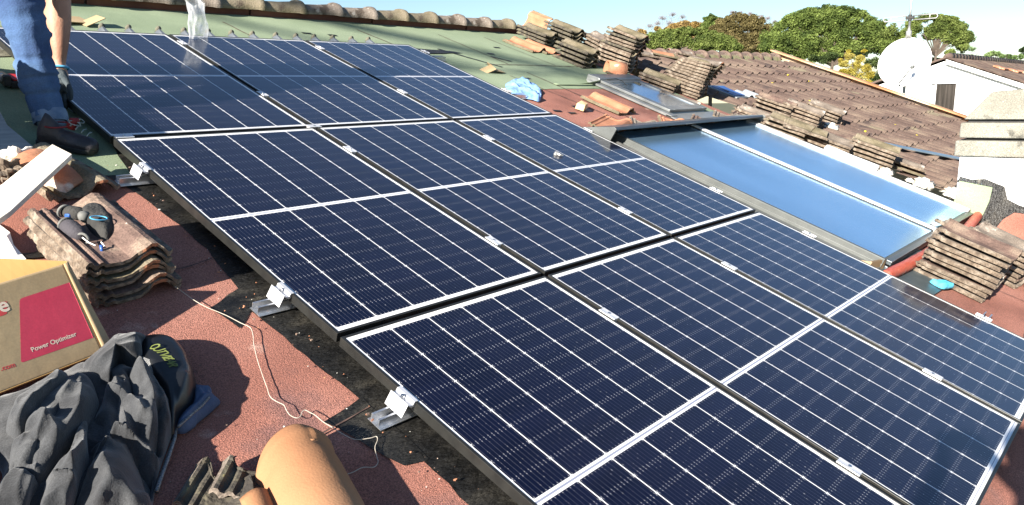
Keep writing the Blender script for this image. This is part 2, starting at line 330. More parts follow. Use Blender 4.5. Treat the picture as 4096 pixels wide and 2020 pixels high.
house = thing('house', 'house whose felted and tiled roof carries the solar panels', 'house')
def und(x, y): return .006 * noise.noise(Vector((x * .9, y * .9, 0))) + .0018 * noise.noise(Vector((x * 5, y * 5, 3)))
def sheet(name, poly, off, mat, step=.08, label=None, parent=house, thick=0):
    """felt laid on the deck: polygon in (u,v), filled and subdivided so that it follows the gentle waves of the deck"""
    bm = bmesh.new(); vs_ = []
    P = [V(*DM(u, v), 0) for u, v in poly]
    for i, p in enumerate(P):                              # ragged cut edges
        q = P[(i + 1) % len(P)]; n = max(1, int((q - p).length / .05))
        for k in range(n):
            w_ = p.lerp(q, k / n); d = (q - p).normalized(); nn = Vector((-d.y, d.x, 0))
            if k: w_ = w_ + nn * (noise.noise(w_ * 6) * .012 + noise.noise(w_ * 31) * .004)
            vs_.append(bm.verts.new(w_))
    bm.faces.new(vs_); bmesh.ops.triangulate(bm, faces=bm.faces[:])
    for _ in range(9):
        es = [e for e in bm.edges if e.calc_length() > step * 3]
        if not es: break
        bmesh.ops.subdivide_edges(bm, edges=es, cuts=1); bmesh.ops.triangulate(bm, faces=[f_ for f_ in bm.faces if len(f_.verts) > 3])
    for v_ in bm.verts: v_.co.z = DECK + off + und(v_.co.x, v_.co.y)
    for f_ in bm.faces:
        if f_.normal.z < 0: f_.normal_flip()
    bm.normal_update()
    for f_ in bm.faces:
        if f_.normal.z < 0: f_.normal_flip()
    me = bpy.data.meshes.new(name); bm.to_mesh(me); bm.free(); me.materials.append(mat)
    o = link(name, me, parent)
    if label: o['label'] = label
    return o
roofA = MB()
def dk(a, b):
    u = -3 + 9.0 * a; v = -.96 + 8.6 * b; return V(u, v, DECK + und(u, -v))
roofA.grid(dk, 110, 104)
roofA.build('felt_deck', felt_red, house, smooth=True)
wl = MB()
wl.prism([V(-3,-1.02,-.14), V(-3,7.58,-.14), V(-3,7.5,-3.4), V(-3,-1.02,-7)], (.2,0,0))
wl.prism([V(12.19,-.6,-.14), V(12.19,7.58,-.14), V(12.19,7.5,-3.4), V(12.19,-1.02,-7)], (-.2,0,0))
wl.prism([V(-2.8,7.4,-.2), V(11.99,7.4,-.2), V(11.99,7.4,-4), V(-2.8,7.4,-4)], (0,.15,0))
wl.build('wall', stucco, house)
bk = MB()
bk.prism([V(-3,-1.0,-.12), V(6.25,-1.0,-.12), V(6.25,-5.5,-4), V(-3,-5.5,-4)], (0,0,-.1))
bk.prism([V(6.25,-.4,-.13), V(12.19,-.4,-.13), V(12.19,-5.5,-4.4), V(6.25,-5.5,-4.4)], (0,0,-.1))
bk.build('back_slope', tile_field, house)
# green felt: top strip, left apron, right band
sheet('green_felt', [(-3,-1.15),(5.55,-1.15),(6.25,-.98),(6.22,.2),(6.05,.9),(4.86,.86),(3.8,.86),(3.0,.84),(0.2,.84),(0.02,1.86),(-.45,1.80),(-1.6,1.72),(-3,1.6)], .004, felt_green)
sheet('green_felt', [(5.62,.84),(6.15,.84),(6.1,1.3),(5.98,1.86),(5.62,1.80)], .008, felt_green)
sheet('red_patch', [(5.35,-.42),(5.62,-.45),(6.2,.10),(5.98,.20)], .009, felt_red)
curl = MB(); curl.grid(lambda a, b: V(4.2 + .72 * a, .86 + .03 * b + .02 * math.sin(a * 3), DECK + .012 + .05 * a * a * b + .003), 12, 4)
curl.build('felt_curl', felt_green, house, smooth=True, solid=.004)
# dark bitumen strips along the array
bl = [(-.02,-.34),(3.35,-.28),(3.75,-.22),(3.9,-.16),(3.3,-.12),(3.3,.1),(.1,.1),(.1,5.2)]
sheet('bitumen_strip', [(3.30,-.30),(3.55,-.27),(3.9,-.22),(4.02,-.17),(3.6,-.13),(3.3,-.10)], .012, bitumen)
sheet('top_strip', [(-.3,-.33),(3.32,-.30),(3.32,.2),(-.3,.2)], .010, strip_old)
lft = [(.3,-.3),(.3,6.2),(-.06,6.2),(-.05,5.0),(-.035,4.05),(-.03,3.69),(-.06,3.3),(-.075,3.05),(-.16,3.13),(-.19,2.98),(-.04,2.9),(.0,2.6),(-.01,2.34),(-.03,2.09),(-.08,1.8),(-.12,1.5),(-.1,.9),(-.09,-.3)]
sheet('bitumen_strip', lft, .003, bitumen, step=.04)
sheet('bitumen_strip', [(-.19,3.66),(-.02,3.62),(-.02,3.95),(-.10,3.93)], .0048, bitumen, step=.04)
def seam(pts, w=.006, off=.0085, mat=seam_m):
    b = MB(); P = []; pts = [DM(*p) for p in pts]
    for i in range(len(pts) - 1):
        a, c = Vector((pts[i][0], -pts[i][1], 0)), Vector((pts[i+1][0], -pts[i+1][1], 0)); n = max(2, int((c - a).length / .03))
        for k in range(n): P.append(a.lerp(c, k / n))
    P.append(Vector((pts[-1][0], -pts[-1][1], 0)))
    d = (P[-1] - P[0]).normalized(); nn = Vector((-d.y, d.x, 0)); vs_ = []
    for p in P:
        q = p + nn * noise.noise(p * 9) * .008; ww = w * (.6 + .8 * abs(noise.noise(p * 14)))
        for s_ in (-1, 1):
            r_ = q + nn * s_ * ww; vs_.append((r_.x, r_.y, DECK + off + und(r_.x, r_.y)))
    b.add(vs_, [(2*i, 2*i+1, 2*i+3, 2*i+2) for i in range(len(P) - 1)])
    return b.build('felt_seam', mat, house)
seam([(-1.2,2.86),(-.4,2.74),(0,2.68)], .003); seam([(-1.2,3.86),(-.6,3.79),(-.3,3.72),(-.03,3.67)], .003)
seam([(4.0,.17),(4.6,.16),(5.7,.17),(6.2,.16)], .007)
seam([(1.9,-.85),(1.95,-.3)], .008); seam([(3.25,-.85),(3.35,-.3)], .009); seam([(4.3,-.85),(4.35,.15)], .008); seam([(5.0,-.85),(5.1,.15)], .006)
seam([(3.8,-.3),(4.15,.25)], .02, mat=bitumen); seam([(4.35,-.1),(4.5,.05)], .025, mat=bitumen)
seam([(4.0,.5),(4.15,1.3),(4.2,2.0)], .006); seam([(4.35,.4),(4.4,1.2),(4.38,2.0)], .008)
seam([(4.2,4.6),(4.25,5.2),(4.3,5.9)], .004); seam([(3.4,5.0),(4.6,4.95)], .003); seam([(3.3,5.9),(6,5.7)], .006)
seam([(4.05,.6),(4.2,.58)], .02, mat=bitumen)
for (u, v) in ((3.73,1.44),(3.95,1.30),(3.6,1.38),(4.4,-.2),(4.75,-.45),(2.5,-.62),(2.75,-.6),(-.6,2.45)):
    seam([(u,v),(u+.09,v+.01)], .02, .0095, bitumen)
# fascia board under the ridge
fs_ = MB()
for i in range(7):
    u0 = -3 + i * 1.3; fs_.prism([V(u0,-.94,-.115), V(u0+1.285,-.95,-.115), V(u0+1.285,-1.0,-.115), V(u0,-.99,-.115)], (0,0,.115))
fs_.build('ridge_fascia', fascia, house)
# ridge tiles, each a half barrel with a raised collar
def ridge_tile_mesh(L=.43, r0=.085, r1=.105, mat=tile_olive, seed=0):
    b = MB(); n = 16
    def ring(x, r, z=0): return [(x, math.cos(math.pi * k / n) * r, math.sin(math.pi * k / n) * r * .72 + z) for k in range(n + 1)]
    xs = [(0, r0), (.02, r0 + .002), (L * .5, (r0 + r1) / 2 - .004), (L - .075, r1 - .006), (L - .06, r1 + .012), (L - .03, r1 + .018), (L - .005, r1 + .014), (L, r1 + .008)]
    vs_ = []; 
    for x, r in xs: vs_ += ring(x, r)
    for x, r in reversed(xs): vs_ += ring(x, r - .014)
    m_ = n + 1; K = len(xs) * 2
    vs_ = [Vector(p) + Vector((0, noise.noise(Vector(p) * 9 + Vector((seed, 0, 0))) * .006, noise.noise(Vector(p) * 12 + Vector((seed, 4, 0))) * .005)) for p in vs_]
    fs = [(i*m_+k, i*m_+k+1, (i+1)*m_+k+1, (i+1)*m_+k) for i in range(K - 1) for k in range(n)]
    fs += [((K-1)*m_+k, (K-1)*m_+k+1, k+1, k) for k in range(n)]
    b.add(vs_, fs); return b.mesh('ridge_tile', [mat], smooth=True)
rts = [ridge_tile_mesh(seed=i, mat=tile_grey if i % 3 else tile_olive) for i in range(4)]
for i in range(21):
    u = 5.53 - .405 * (i + 1) + random.uniform(-.01, .01); vv = -1.0
    o = bpy.data.objects.new('ridge_tile', rts[i % 4]); COL.objects.link(o); o.parent = house
    o.matrix_local = Matrix.Translation(V(u, vv, -.02)) @ Matrix.Rotation(R(random.uniform(-1.5, 1.5)), 4, 'Z') @ Matrix.Rotation(-R(1.5), 4, 'Y')
bt = ridge_tile_mesh(L=.40, r0=.09, r1=.11, mat=tile_brown, seed=9); mt_ = MB()
for i in range(14):
    u = 12.15 - .41 * (i + 1); vv = -.36 - .03 * (u - 8)
    o = bpy.data.objects.new('ridge_tile', bt); COL.objects.link(o); o.parent = house
    o.matrix_local = Matrix.Translation(V(u, vv, -.09)) @ Matrix.Rotation(R(random.uniform(-2, 2)), 4, 'Z')
    mt_.prism([V(u + .01, vv + .15, -.12), V(u + .39, vv + .15, -.12), V(u + .38, vv + .08, -.045), V(u + .02, vv + .08, -.045)], (0, .05, 0))
mt_.build('ridge_mortar', MT('yellow mortar', [(.22,.2,.1),(.34,.31,.18)], scale=6, rough=.95, bump=.6, bscale=30), house)
# laid tiles right of the felt: every tile shaped, one field
PROF = [(0,.006),(.012,.013),(.022,.013),(.03,.003),(.07,0),(.115,.0),(.14,.007),(.163,.027),(.186,.040),(.205,.043),(.222,.036),(.236,.018),(.24,.006)]
tf = MB()
for r_ in range(22):
    v0 = -.22 + .363 * r_
    for c_ in range(26):
        u0 = 6.05 + .24 * c_
        if u0 < 6.3 and v0 > .1: continue
        dz = random.uniform(-.003, .005); tl = random.uniform(-.002, .004); zb = -.103
        vt, vb = v0 - .03, v0 + .375 + random.uniform(-.008, .008)
        n = len(PROF); vs_ = []
        for (v_, lift) in ((vt, .0), (vb, .026)):
            for x, z in PROF: vs_.append(V(u0 + x, v_, zb + z + lift + dz + tl * x / .24))
        for x, z in PROF: vs_.append(V(u0 + x, vb, zb + z * .8 + .002))
        tf.add(vs_, [(k, n + k, n + k + 1, k + 1) for k in range(n - 1)] + [(n + k, 2*n + k, 2*n + k + 1, n + k + 1) for k in range(n - 1)])
tf.build('tile_field', tile_field, house)
vt = MB(); vt.prism([V(12.26,-.62,-.10), V(12.26,7.5,-.10), V(12.26,7.5,.01), V(12.26,-.62,.01)], (.05,0,0))
vt.prism([V(12.14,-.62,.0), V(12.36,-.62,.0), V(12.36,-.62,.022), V(12.14,-.62,.022)], (0,-8.1,0))
vt.build('verge_trim', trim_m, house)
for (px, py) in ((3153,300),(3090,333),(3235,325),(3240,404),(3491,418),(3581,500),(3463,526),(3502,520),(3668,542),(3095,398),(3845,644)):
    p = AT(px, py, -.055); b = MB(); b.box((-.02,-.008,-.006), (.02,.014,.008)); o = b.build('yellow_clip', yellow, house, bevel=.004); o.matrix_local = Matrix.Translation(p)

# chimney (its sunlit face looks at us), concrete slabs on top
ch = MB(); cu0, cu1, cv0, cv1 = 5.78, 6.9, 4.10, 6.0
def CH(u, v, z): # vertical direction in the roof frame
    return V(u, v, -.115) + Vector((0, ST, CT)) * z
base = [(cu0,cv0),(cu1,cv0),(cu1,cv1),(cu0,cv1)]
def vprism(b, poly_uv, z0, z1, mi=0):
    """vertical prism whose horizontal cut is given in world X, Y (metres); z in world"""
    P0 = [ROOF.inverted() @ Vector((x, y, z0)) for x, y in poly_uv]; P1 = [ROOF.inverted() @ Vector((x, y, z1)) for x, y in poly_uv]
    n = len(P0); b.add(P0 + P1, [list(range(n))[::-1], [n + i for i in range(n)]] + [(i, (i+1) % n, n + (i+1) % n, n + i) for i in range(n)], mi)
ck = ROOF @ V(cu0, cv0, -.115); cxw, cyw, czw = ck.x, ck.y, ck.z
vprism(ch, [(cxw, cyw), (cxw, cyw - .56), (cxw + .8, cyw - .56), (cxw + .8, cyw)], czw - 1.2, czw + .50)
chim = ch.build('chimney', stucco, house, bevel=.01)
for k, (o_, zz, hh) in enumerate(((.035, .505, .145), (.015, .653, .14), (.0, 1.04, .0))):
    if hh:
        b = MB(); vprism(b, [(cxw - o_, cyw + o_), (cxw - o_, cyw - .58), (cxw + .82, cyw - .58), (cxw + .82, cyw + o_)], czw + zz, czw + zz + hh - .018)
        b.build('cap_slab', concrete, chim, bevel=.012)
b = MB(); z0 = czw + .80; o_ = .0
P = [ROOF.inverted() @ Vector(p) for p in ((cxw-.01,cyw+.0,z0),(cxw-.01,cyw-.57,z0),(cxw+.8,cyw-.57,z0),(cxw+.8,cyw,z0),(cxw+.08,cyw-.17,z0+.22),(cxw+.08,cyw-.47,z0+.24),(cxw+.7,cyw-.47,z0+.24),(cxw+.7,cyw-.17,z0+.22))]
b.add(P, [(0,1,2,3),(4,7,6,5),(0,4,5,1),(1,5,6,2),(2,6,7,3),(3,7,4,0)]); b.build('cap_stone', concrete, chim, bevel=.015)
b = MB(); vprism(b, [(cxw+.04, cyw-.03), (cxw+.04, cyw-.53), (cxw+.76, cyw-.53), (cxw+.76, cyw-.03)], czw+.49, czw+.81); b.build('cap_core', rubber, chim)
# felt and tar turned up the chimney foot
def upstand(name, mat, pts, off):
    b = MB(); P = [ROOF.inverted() @ Vector((cxw - off - .10 * max(0, (.34 - z)) , y, z + czw)) for y, z in pts]
    n = len(P); Q = [p + Vector((.02, 0, 0)) for p in P]
    b.add(P + Q, [list(range(n)), [n + i for i in range(n)][::-1]] + [(i, n + i, n + (i+1) % n, (i+1) % n) for i in range(n)]); return b.build(name, mat, house)
upstand('felt_upstand', felt_green, [(cyw+.02,-.02),(cyw-.18,-.10),(cyw-.25,.15),(cyw-.26,.26),(cyw-.02,.30)], .016)
upstand('tar_patch', bitumen, [(cyw+.0,.29),(cyw-.02,.335),(cyw-.10,.315),(cyw-.20,.325),(cyw-.26,.30),(cyw-.34,.27),(cyw-.37,.17),(cyw-.45,.13),(cyw-.555,.10),(cyw-.555,.05),(cyw-.42,.06),(cyw-.36,.0),(cyw-.30,-.10),(cyw-.16,-.14),(cyw-.2,.1),(cyw-.24,.26)], .008)
upstand('red_upstand', felt_red, [(cyw-.28,-.14),(cyw-.36,.01),(cyw-.43,.07),(cyw-.555,.06),(cyw-.555,-.2)], .012)
# skylight
sk = thing('skylight', 'grey framed roof window with pale blue glass beside the curled green felt', 'roof window')
b = MB(); b.prism([V(4.90,.84,DECK), V(4.90,1.73,DECK), V(4.90,1.70,-.042), V(4.90,.9,-.042)], (.68,0,0)); b.build('curb', skyl_m, sk, bevel=.006)
b = MB()
for a, c in (((4.88,.85),(4.965,1.72)),((5.515,.85),(5.60,1.72)),((4.965,.85),(5.515,.95)),((4.965,1.62),(5.515,1.72))):
    b.box((a[0], -c[1], -.044), (c[0], -a[1], -.020))
b.build('sash', skyl_m, sk, bevel=.005)
b = MB(); b.box((4.963,-1.622,-.040), (5.517,-.948,-.030)); b.build('pane', pane_m, sk)
b = MB(); b.prism([V(4.86,.74,DECK), V(4.86,.88,DECK), V(4.86,.90,-.012), V(4.86,.88,.0), V(4.86,.74,-.008)], (.76,0,0)); b.build('top_hood', skyl_m, sk, bevel=.008)
b = MB(); b.box((4.80,-1.80,DECK+.01), (4.90,-.80,DECK+.03)); b.box((4.80,-1.92,DECK+.012), (5.7,-1.74,DECK+.022)); b.build('flashing', skyl_m, sk)
b = MB(); b.tube([V(4.98,.90,-.01), V(5.07,.94,.01), V(5.17,.96,-.01), V(5.14,1.02,-.02)], .004, 6); b.build('cable', rubber, sk, smooth=True)
# second small skylight up in the tiles, half covered
sk2 = thing('skylight', 'small roof window half hidden behind the fanned tile stack', 'roof window')
p = AT(2890, 365, -.05)
b = MB(); b.box((p.x-.05,p.y-.22,-.1), (p.x+.36,p.y+.2,-.045)); b.build('frame', skyl_m, sk2, bevel=.006)
b = MB(); b.box((p.x-.0,p.y-.17,-.045), (p.x+.31,p.y+.15,-.04)); b.build('pane', blue_sheet, sk2)
b = MB(); q = AT(2985, 372, -.04); b.grid(lambda a, c: (q.x - .16 + .34 * a, q.y - .12 + .2 * c, -.045 + .02 * math.sin(a * 9) ), 14, 4)
tag(b.build('metal_sheet', grey_sheet, mw=ROOF, solid=.003), 'crumpled light grey metal sheet lying beside the small blue roof window', 'sheet')
q = AT(2710, 308, -.03); b = MB(); b.box((q.x-.2,q.y-.07,-.06), (q.x+.25,q.y+.08,-.03))
tag(b.build('metal_sheet', pane_m, mw=ROOF, bevel=.004), 'bluish glass sheet lying on the tiles behind the fanned tile stack', 'sheet')

# ---------------------------------------------------------------- solar panels
pan = thing('photovoltaic_module', '', 'solar panel')
b = MB(); fh = -.035
b.box((0,-PH,fh), (LIP,0,0)); b.box((PW-LIP,-PH,fh), (PW,0,0)); b.box((LIP,-LIP,fh), (PW-LIP,0,-.0003)); b.box((LIP,-PH,fh), (PW-LIP,-PH+LIP,-.0003))
b.build('frame', black_frame, pan, bevel=.0012)
b = MB(); b.box((LIP,-PH+LIP,-.007), (PW-LIP,-LIP,-.0022)); b.build('glass', cells, pan)
b = MB(); b.box((.02,-PH+.02,-.012), (PW-.02,-.02,-.0075)); b.build('backsheet', white_pvc, pan)
PU, PV_ = PW + .0226, PH + .0204
rown = ['top row nearest the ridge', 'middle row', 'bottom row nearest the camera']; coln = ['left', 'middle', 'right']
first = True
for r_ in range(3):
    for c_ in range(3):
        mw = roofm(c_ * PU + (-.004, 0, -.002)[r_], r_ * PV_, random.uniform(-.0015, .0015))
        o = pan if first else copytree(pan, mw)
        if first: pan.matrix_world = mw; first = False
        tag(o, '%s solar panel of the %s' % (coln[c_], rown[r_]), 'solar panel', 'solar panels of the array')
# rails
def rail_mesh(L):
    b = MB(); b.box((0,-.031,-.0665), (L,.031,-.0645))
    for s_ in (-1, 1):
        b.box((0,.018*s_-.001,-.0645), (L,.018*s_+.001,-.0362)); b.box((0,.018*s_-(.006 if s_ > 0 else .0005),-.0385), (L,.018*s_+(.0005 if s_ > 0 else .006),-.0360))
        b.box((0,.027*s_-.0006,-.0645), (L,.027*s_+.0006,-.0615))
    return b
RV = [.2, 1.19, 2.05, 3.13, 3.79, 4.80]
rl = rail_mesh(3.40).mesh('mounting_rail', [alu])
for i, v_ in enumerate(RV):
    o = bpy.data.objects.new('mounting_rail', rl); COL.objects.link(o); o.matrix_world = roofm(-.112 if i in (2, 3, 4) else .02, v_, .0)
    tag(o, ['topmost aluminium rail, under the panels nearest the ridge', 'aluminium rail under the lower half of the top row of panels', 'aluminium rail whose end pokes out beside the worker\'s plank', 'aluminium rail whose end pokes out above the middle of the string', 'aluminium rail whose end pokes out nearest the clay vent tile', 'aluminium rail under the lower edge of the bottom panels'][i], 'rail', 'mounting rails under the panels')
# clamps
def clampparts(t, end):
    b = MB()
    if end:      # end clamp: hook over the frame, back flange, base
        b.prism([(-.046,-.04,-.040),(-.041,-.04,-.040),(-.028,-.04,-.004),(-.012,-.04,-.016),(-.002,-.04,-.012),(-.001,-.04,.0015),(.009,-.04,.0015),(.009,-.04,.005),(-.006,-.04,.005),(-.010,-.04,-.006),(-.022,-.04,-.006),(-.030,-.04,.004)], (0,.08,0))
    else:
        b.prism([(-.018,-.04,.0012),(-.009,-.04,.0012),(-.007,-.04,-.012),(.007,-.04,-.012),(.009,-.04,.0012),(.018,-.04,.0012),(.018,-.04,.006),(.005,-.04,.0045),(-.005,-.04,.0045),(-.018,-.04,.006)], (0,.08,0))
    b.build('bracket', alu_d, t, bevel=.001)
    x = -.018 if end else 0
    b = MB(); b.tube([(x,0,-.02),(x,0,.008)], .0065, 6); b.tube([(x,0,.008),(x,0,.0085)], .004, 6); b.build('bolt', steel, t)
mc = thing('mid_clamp', '', 'clamp'); clampparts(mc, False); used = False
vn_ = ['topmost', 'second from the top', 'third from the top', 'fourth from the top', 'fifth from the top', 'lowest']
for j, uu in enumerate((1.0513, 2.114)):
    for i, v_ in enumerate(RV):
        mw = roofm(uu, v_, 0)
        o = copytree(mc, mw) if used else mc; o.matrix_world = mw; used = True
        tag(o, '%s silver clamp in the gap between the %s panel columns' % (vn_[i], ('left and middle', 'middle and right')[j]), 'clamp', 'clamps between the panels')
for uu, v_, rz, lb in ((.05, 1.7165, 90, 'silver clamp at the left end of the gap between the top and middle panel rows'), (1.0513, 1.7165, 90, 'silver clamp where the corners of four panels meet, left crossing')):
    o = copytree(mc, roofm(uu, v_, .0008, R(rz))); tag(o, lb, 'clamp', 'clamps between the panels')
ec = thing('end_clamp', '', 'clamp'); clampparts(ec, True); used = False
for j, (uu, rz) in enumerate(((-.002, 0), (3.170, 180))):
    for i, v_ in enumerate(RV):
        if j == 0 and i < 2: continue
        mw = roofm(uu, v_, 0, R(rz)); o = copytree(ec, mw) if used else ec; o.matrix_world = mw; used = True
        tag(o, '%s silver end clamp on the %s edge of the panel array' % (vn_[i], ('left', 'right')[j]), 'clamp', 'clamps at the edges of the array')
# row of hooks at the top edge
hk = thing('roof_hook', '', 'hook')
b = MB(); b.prism([(-.018,.12,DECK+.014),(.018,.12,DECK+.014),(.018,-.1,DECK+.014),(-.018,-.1,DECK+.014)], (0,0,.003))
b.add([(-.02,.10,DECK+.017),(-.02,-.09,DECK+.017),(-.004,.085,-.028),(.02,.10,DECK+.017),(.02,-.09,DECK+.017),(.004,.085,-.028)], [(0,1,2),(3,5,4),(0,2,5,3),(1,4,5,2)])
b.build('wing', MT('galvanised hook', [(.2,.22,.24),(.3,.32,.34)], scale=9, rough=.3, metal=.6), hk)
b = MB(); b.tube([(0,.10,DECK+.02),(0,.105,-.04),(0,.085,-.025)], .016, 10); b.build('bitumen_cap', strip_old, hk, smooth=True)
us = [.19,.35,.52,.72,.89,1.09,1.27,1.45,1.63,1.80,2.0,2.18,2.35,2.53,2.72,2.90]
for i, uu in enumerate(us):
    mw = roofm(uu, -.13, 0) @ Matrix.Translation((0,0,DECK)) @ Matrix.Scale(1.05, 4) @ Matrix.Translation((0,0,-DECK)); o = hk if i == 0 else copytree(hk, mw); o.matrix_world = mw
    tag(o, 'small grey wedge shaped roof hook in the row along the top panel edge', 'hook', 'roof hooks along the top edge of the array')
# thing lying on a panel
b = MB(); b.tube([AT(2222,612,.008), AT(2240,620,.008), AT(2252,622,.006)], [.012,.009,.004], 8); b.ball(AT(2224,616,.006), .013, jit=.4)
tag(b.build('bolt_scrap', grey_metal, mw=ROOF), 'small dark bolt lying on the glass of the middle right panel', 'bolt')

# ---------------------------------------------------------------- solar thermal collectors
cl = thing('solar_collector', 'sky blue solar water collector with a white middle bar, beside the panel array', 'solar collector')
def slab(b, u0, u1, v0, v1, h0, h1): b.box((u0, -v1, h0), (u1, -v0, h1))
b = MB(); slab(b, 3.375, 3.405, 2.14, 4.20, -.075, .002); slab(b, 3.365, 3.375, 2.14, 4.2, -.1, -.03); slab(b, 5.68, 5.70, 2.14, 4.20, -.1, .0); slab(b, 3.405, 5.68, 4.18, 4.20, -.1, -.012)
b.build('side_frame', coll_frame, cl, bevel=.002)
b = MB(); b.prism([V(3.27,2.2,-.075), V(3.366,2.2,-.075), V(3.366,2.2,-.05), V(3.31,2.2,-.055)], (0,-2.0,0)); b.build('side_flashing', coll_frame, cl)
b = MB(); slab(b, 3.405, 4.545, 2.12, 4.185, -.03, -.004); slab(b, 4.605, 5.62, 2.12, 4.185, -.03, -.004); b.build('absorber', absorber, cl)
b = MB(); slab(b, 4.545, 4.605, 2.14, 4.20, -.01, .012); b.build('middle_bar', MT('bright bar', [(.78,.79,.8),(.86,.87,.87)], scale=20, rough=.4, metal=.3), cl, bevel=.004)
b = MB(); slab(b, 4.535, 4.545, 2.14, 4.19, -.01, .004); b.build('bar_gasket', rubber, cl)
b = MB(); slab(b, 5.62, 5.64, 2.14, 4.2, -.01, .012); slab(b, 5.655, 5.685, 2.14, 4.2, -.01, .016); b.build('edge_bar', grey_metal, cl, bevel=.003)
b = MB(); slab(b, 5.64, 5.655, 2.14, 4.19, -.01, .002); b.build('edge_gasket', rubber, cl)
b = MB(); slab(b, 3.42, 4.54, 4.20, 4.235, -.035, -.008); slab(b, 3.43, 4.5, 4.20, 4.225, -.1, -.05); slab(b, 4.62, 5.66, 4.20, 4.235, -.035, -.008); slab(b, 4.62, 5.6, 4.2, 4.225, -.1, -.05); b.build('lower_rail', hood_m, cl, bevel=.003)
b = MB(); b.prism([V(3.24,4.16,-.1), V(3.39,4.22,-.1), V(3.405,4.20,-.005), V(3.29,4.16,-.02)], (0,.012,0)); b.prism([V(3.24,4.16,-.1), V(3.29,4.16,-.02), V(3.275,4.10,-.035), V(3.24,4.10,-.09)], (.004,0,0)); b.build('corner_plate', brown_plate, cl)
b = MB() # the hood over the upper end: a bent sheet, open in front
hp = [(1.96,-.02),(2.235,.088),(2.25,.078),(2.25,.070),(1.97,-.03),(1.97,-.09),(1.96,-.09)]
b.prism([V(3.2,v_,h_) for v_, h_ in hp][::-1], (2.53,0,0)); b.build('hood', hood_m, cl)
b = MB(); b.prism([V(3.192,1.955,-.1), V(3.192,2.22,-.1), V(3.192,2.262,.084), V(3.192,2.238,.093), V(3.192,1.955,-.015)], (.012,0,0)); b.build('hood_end', coll_frame, cl, bevel=.002); b = MB(); b.prism([V(5.722,1.955,-.1), V(5.722,2.2,-.1), V(5.722,2.262,.084), V(5.722,2.238,.093), V(5.722,1.955,-.015)], (.012,0,0)); b.build('hood_end', coll_frame, cl, bevel=.002)
b = MB(); b.tube([V(3.29,2.24,-.045), V(3.285,2.6,-.055), V(3.29,3.1,-.06)], .026, 12); tag(b.build('pipe_insulation', foam, mw=ROOF, smooth=True), 'grey foam pipe insulation squeezed between solar panel and collector', 'pipe')
b = MB(); pts = [V(3.21,4.275,-.040), V(3.3,4.275,-.038), V(3.55,4.29,-.034), V(4.0,4.30,-.034), V(4.6,4.31,-.034), V(5.2,4.30,-.034), V(5.75,4.26,-.03), V(5.9,4.18,-.03)]
P2 = []
for i in range(len(pts)-1):
    for k in range(10): P2.append(pts[i].lerp(pts[i+1], k/10))
b.tube(P2, [.036 * (1 + .07 * noise.noise(Vector((i * .9, 0, 0)))) for i in range(len(P2))], 14)
tag(b.build('wrapped_pipe', tape_red, mw=ROOF, smooth=True), 'pipe wrapped in red tape along the lower end of the collector', 'pipe')
b = MB(); ld = [AT(3440,1085), AT(3545,1000), AT(3700,1010), AT(3900,1060), AT(3790,1150), AT(3712,1200), AT(3600,1180)]
b.prism([p + Vector((0,0,.012)) for p in ld], (0,0,.004)); tag(b.build('lead_sheet', lead, mw=ROOF), 'dark blue grey lead sheet between panel edge and tall tile stack', 'sheet')

# ---------------------------------------------------------------- loose roof tiles
def tile_mesh(seed, mats, broken=0, L=.42, Wd=.28):
    rnd = random.Random(seed); b = MB()
    PR = [(0,.004),(.010,.014),(.020,.014),(.026,.004),(.036,.0),(.046,.008),(.054,.008),(.062,0),(.11,-.001),(.138,.004),(.16,.018),(.182,.035),(.205,.043),(.225,.040),(.243,.026),(.258,.008),(.268,.004),(.28,.006)]
    ys = [0,.012,.08,.16,.24,.32,.372,.378,.388,.394,.404,.41,L]
    hz = {.378:.004,.388:.005,.404:.004,.41:.005}
    n = len(PR); top = []; bot = []
    bend = rnd.uniform(-.004, .004)
    for y in ys:
        for x, z in PR:
            q = Vector((x * 13 + seed, y * 9, seed)); yy = y; xx = x
            if y == 0: yy += noise.noise(Vector((x * 30, seed, 0))) * .012
            if y == L: yy += noise.noise(Vector((x * 30, seed, 5))) * .012
            if x in (0, .28): xx += noise.noise(Vector((y * 25, seed, 9))) * .006
            if broken and y > .02: yy = y * (L - broken) / L + (y / L) ** 3 * broken * (.5 * noise.noise(Vector((x * 16, seed, 2))) - .35 * x / Wd)
            zz = z + hz.get(y, 0) + noise.noise(q) * .0025 + bend * math.sin(y * 7)
            top.append((xx, yy, zz)); bot.append((xx, yy, zz - .012 - (.006 if x in (.02,.026,.258,.268) else 0)))
    m_ = len(ys); N_ = n * m_; vs_ = top + bot
    q = lambda i, k: i * n + k
    b.add(vs_, [])
    base = 0
    for i in range(m_ - 1):
        for k in range(n - 1):
            b.f.append([q(i,k), q(i,k+1), q(i+1,k+1), q(i+1,k)]); b.m.append(0 if 0 < k < n - 2 else 1)
            b.f.append([N_+q(i,k), N_+q(i+1,k), N_+q(i+1,k+1), N_+q(i,k+1)]); b.m.append(1)
        for k, s_ in ((0, 1), (n - 1, 0)):
            f_ = [q(i,k), q(i+1,k), N_+q(i+1,k), N_+q(i,k)]; b.f.append(f_ if s_ else f_[::-1]); b.m.append(1)
    for i, s_ in ((0, 0), (m_ - 1, 1)):
        for k in range(n - 1):
            f_ = [q(i,k), q(i,k+1), N_+q(i,k+1), N_+q(i,k)]; b.f.append(f_[::-1] if s_ == 0 else f_); b.m.append(1)
    return b.mesh('roof_tile', mats)
TM = {}
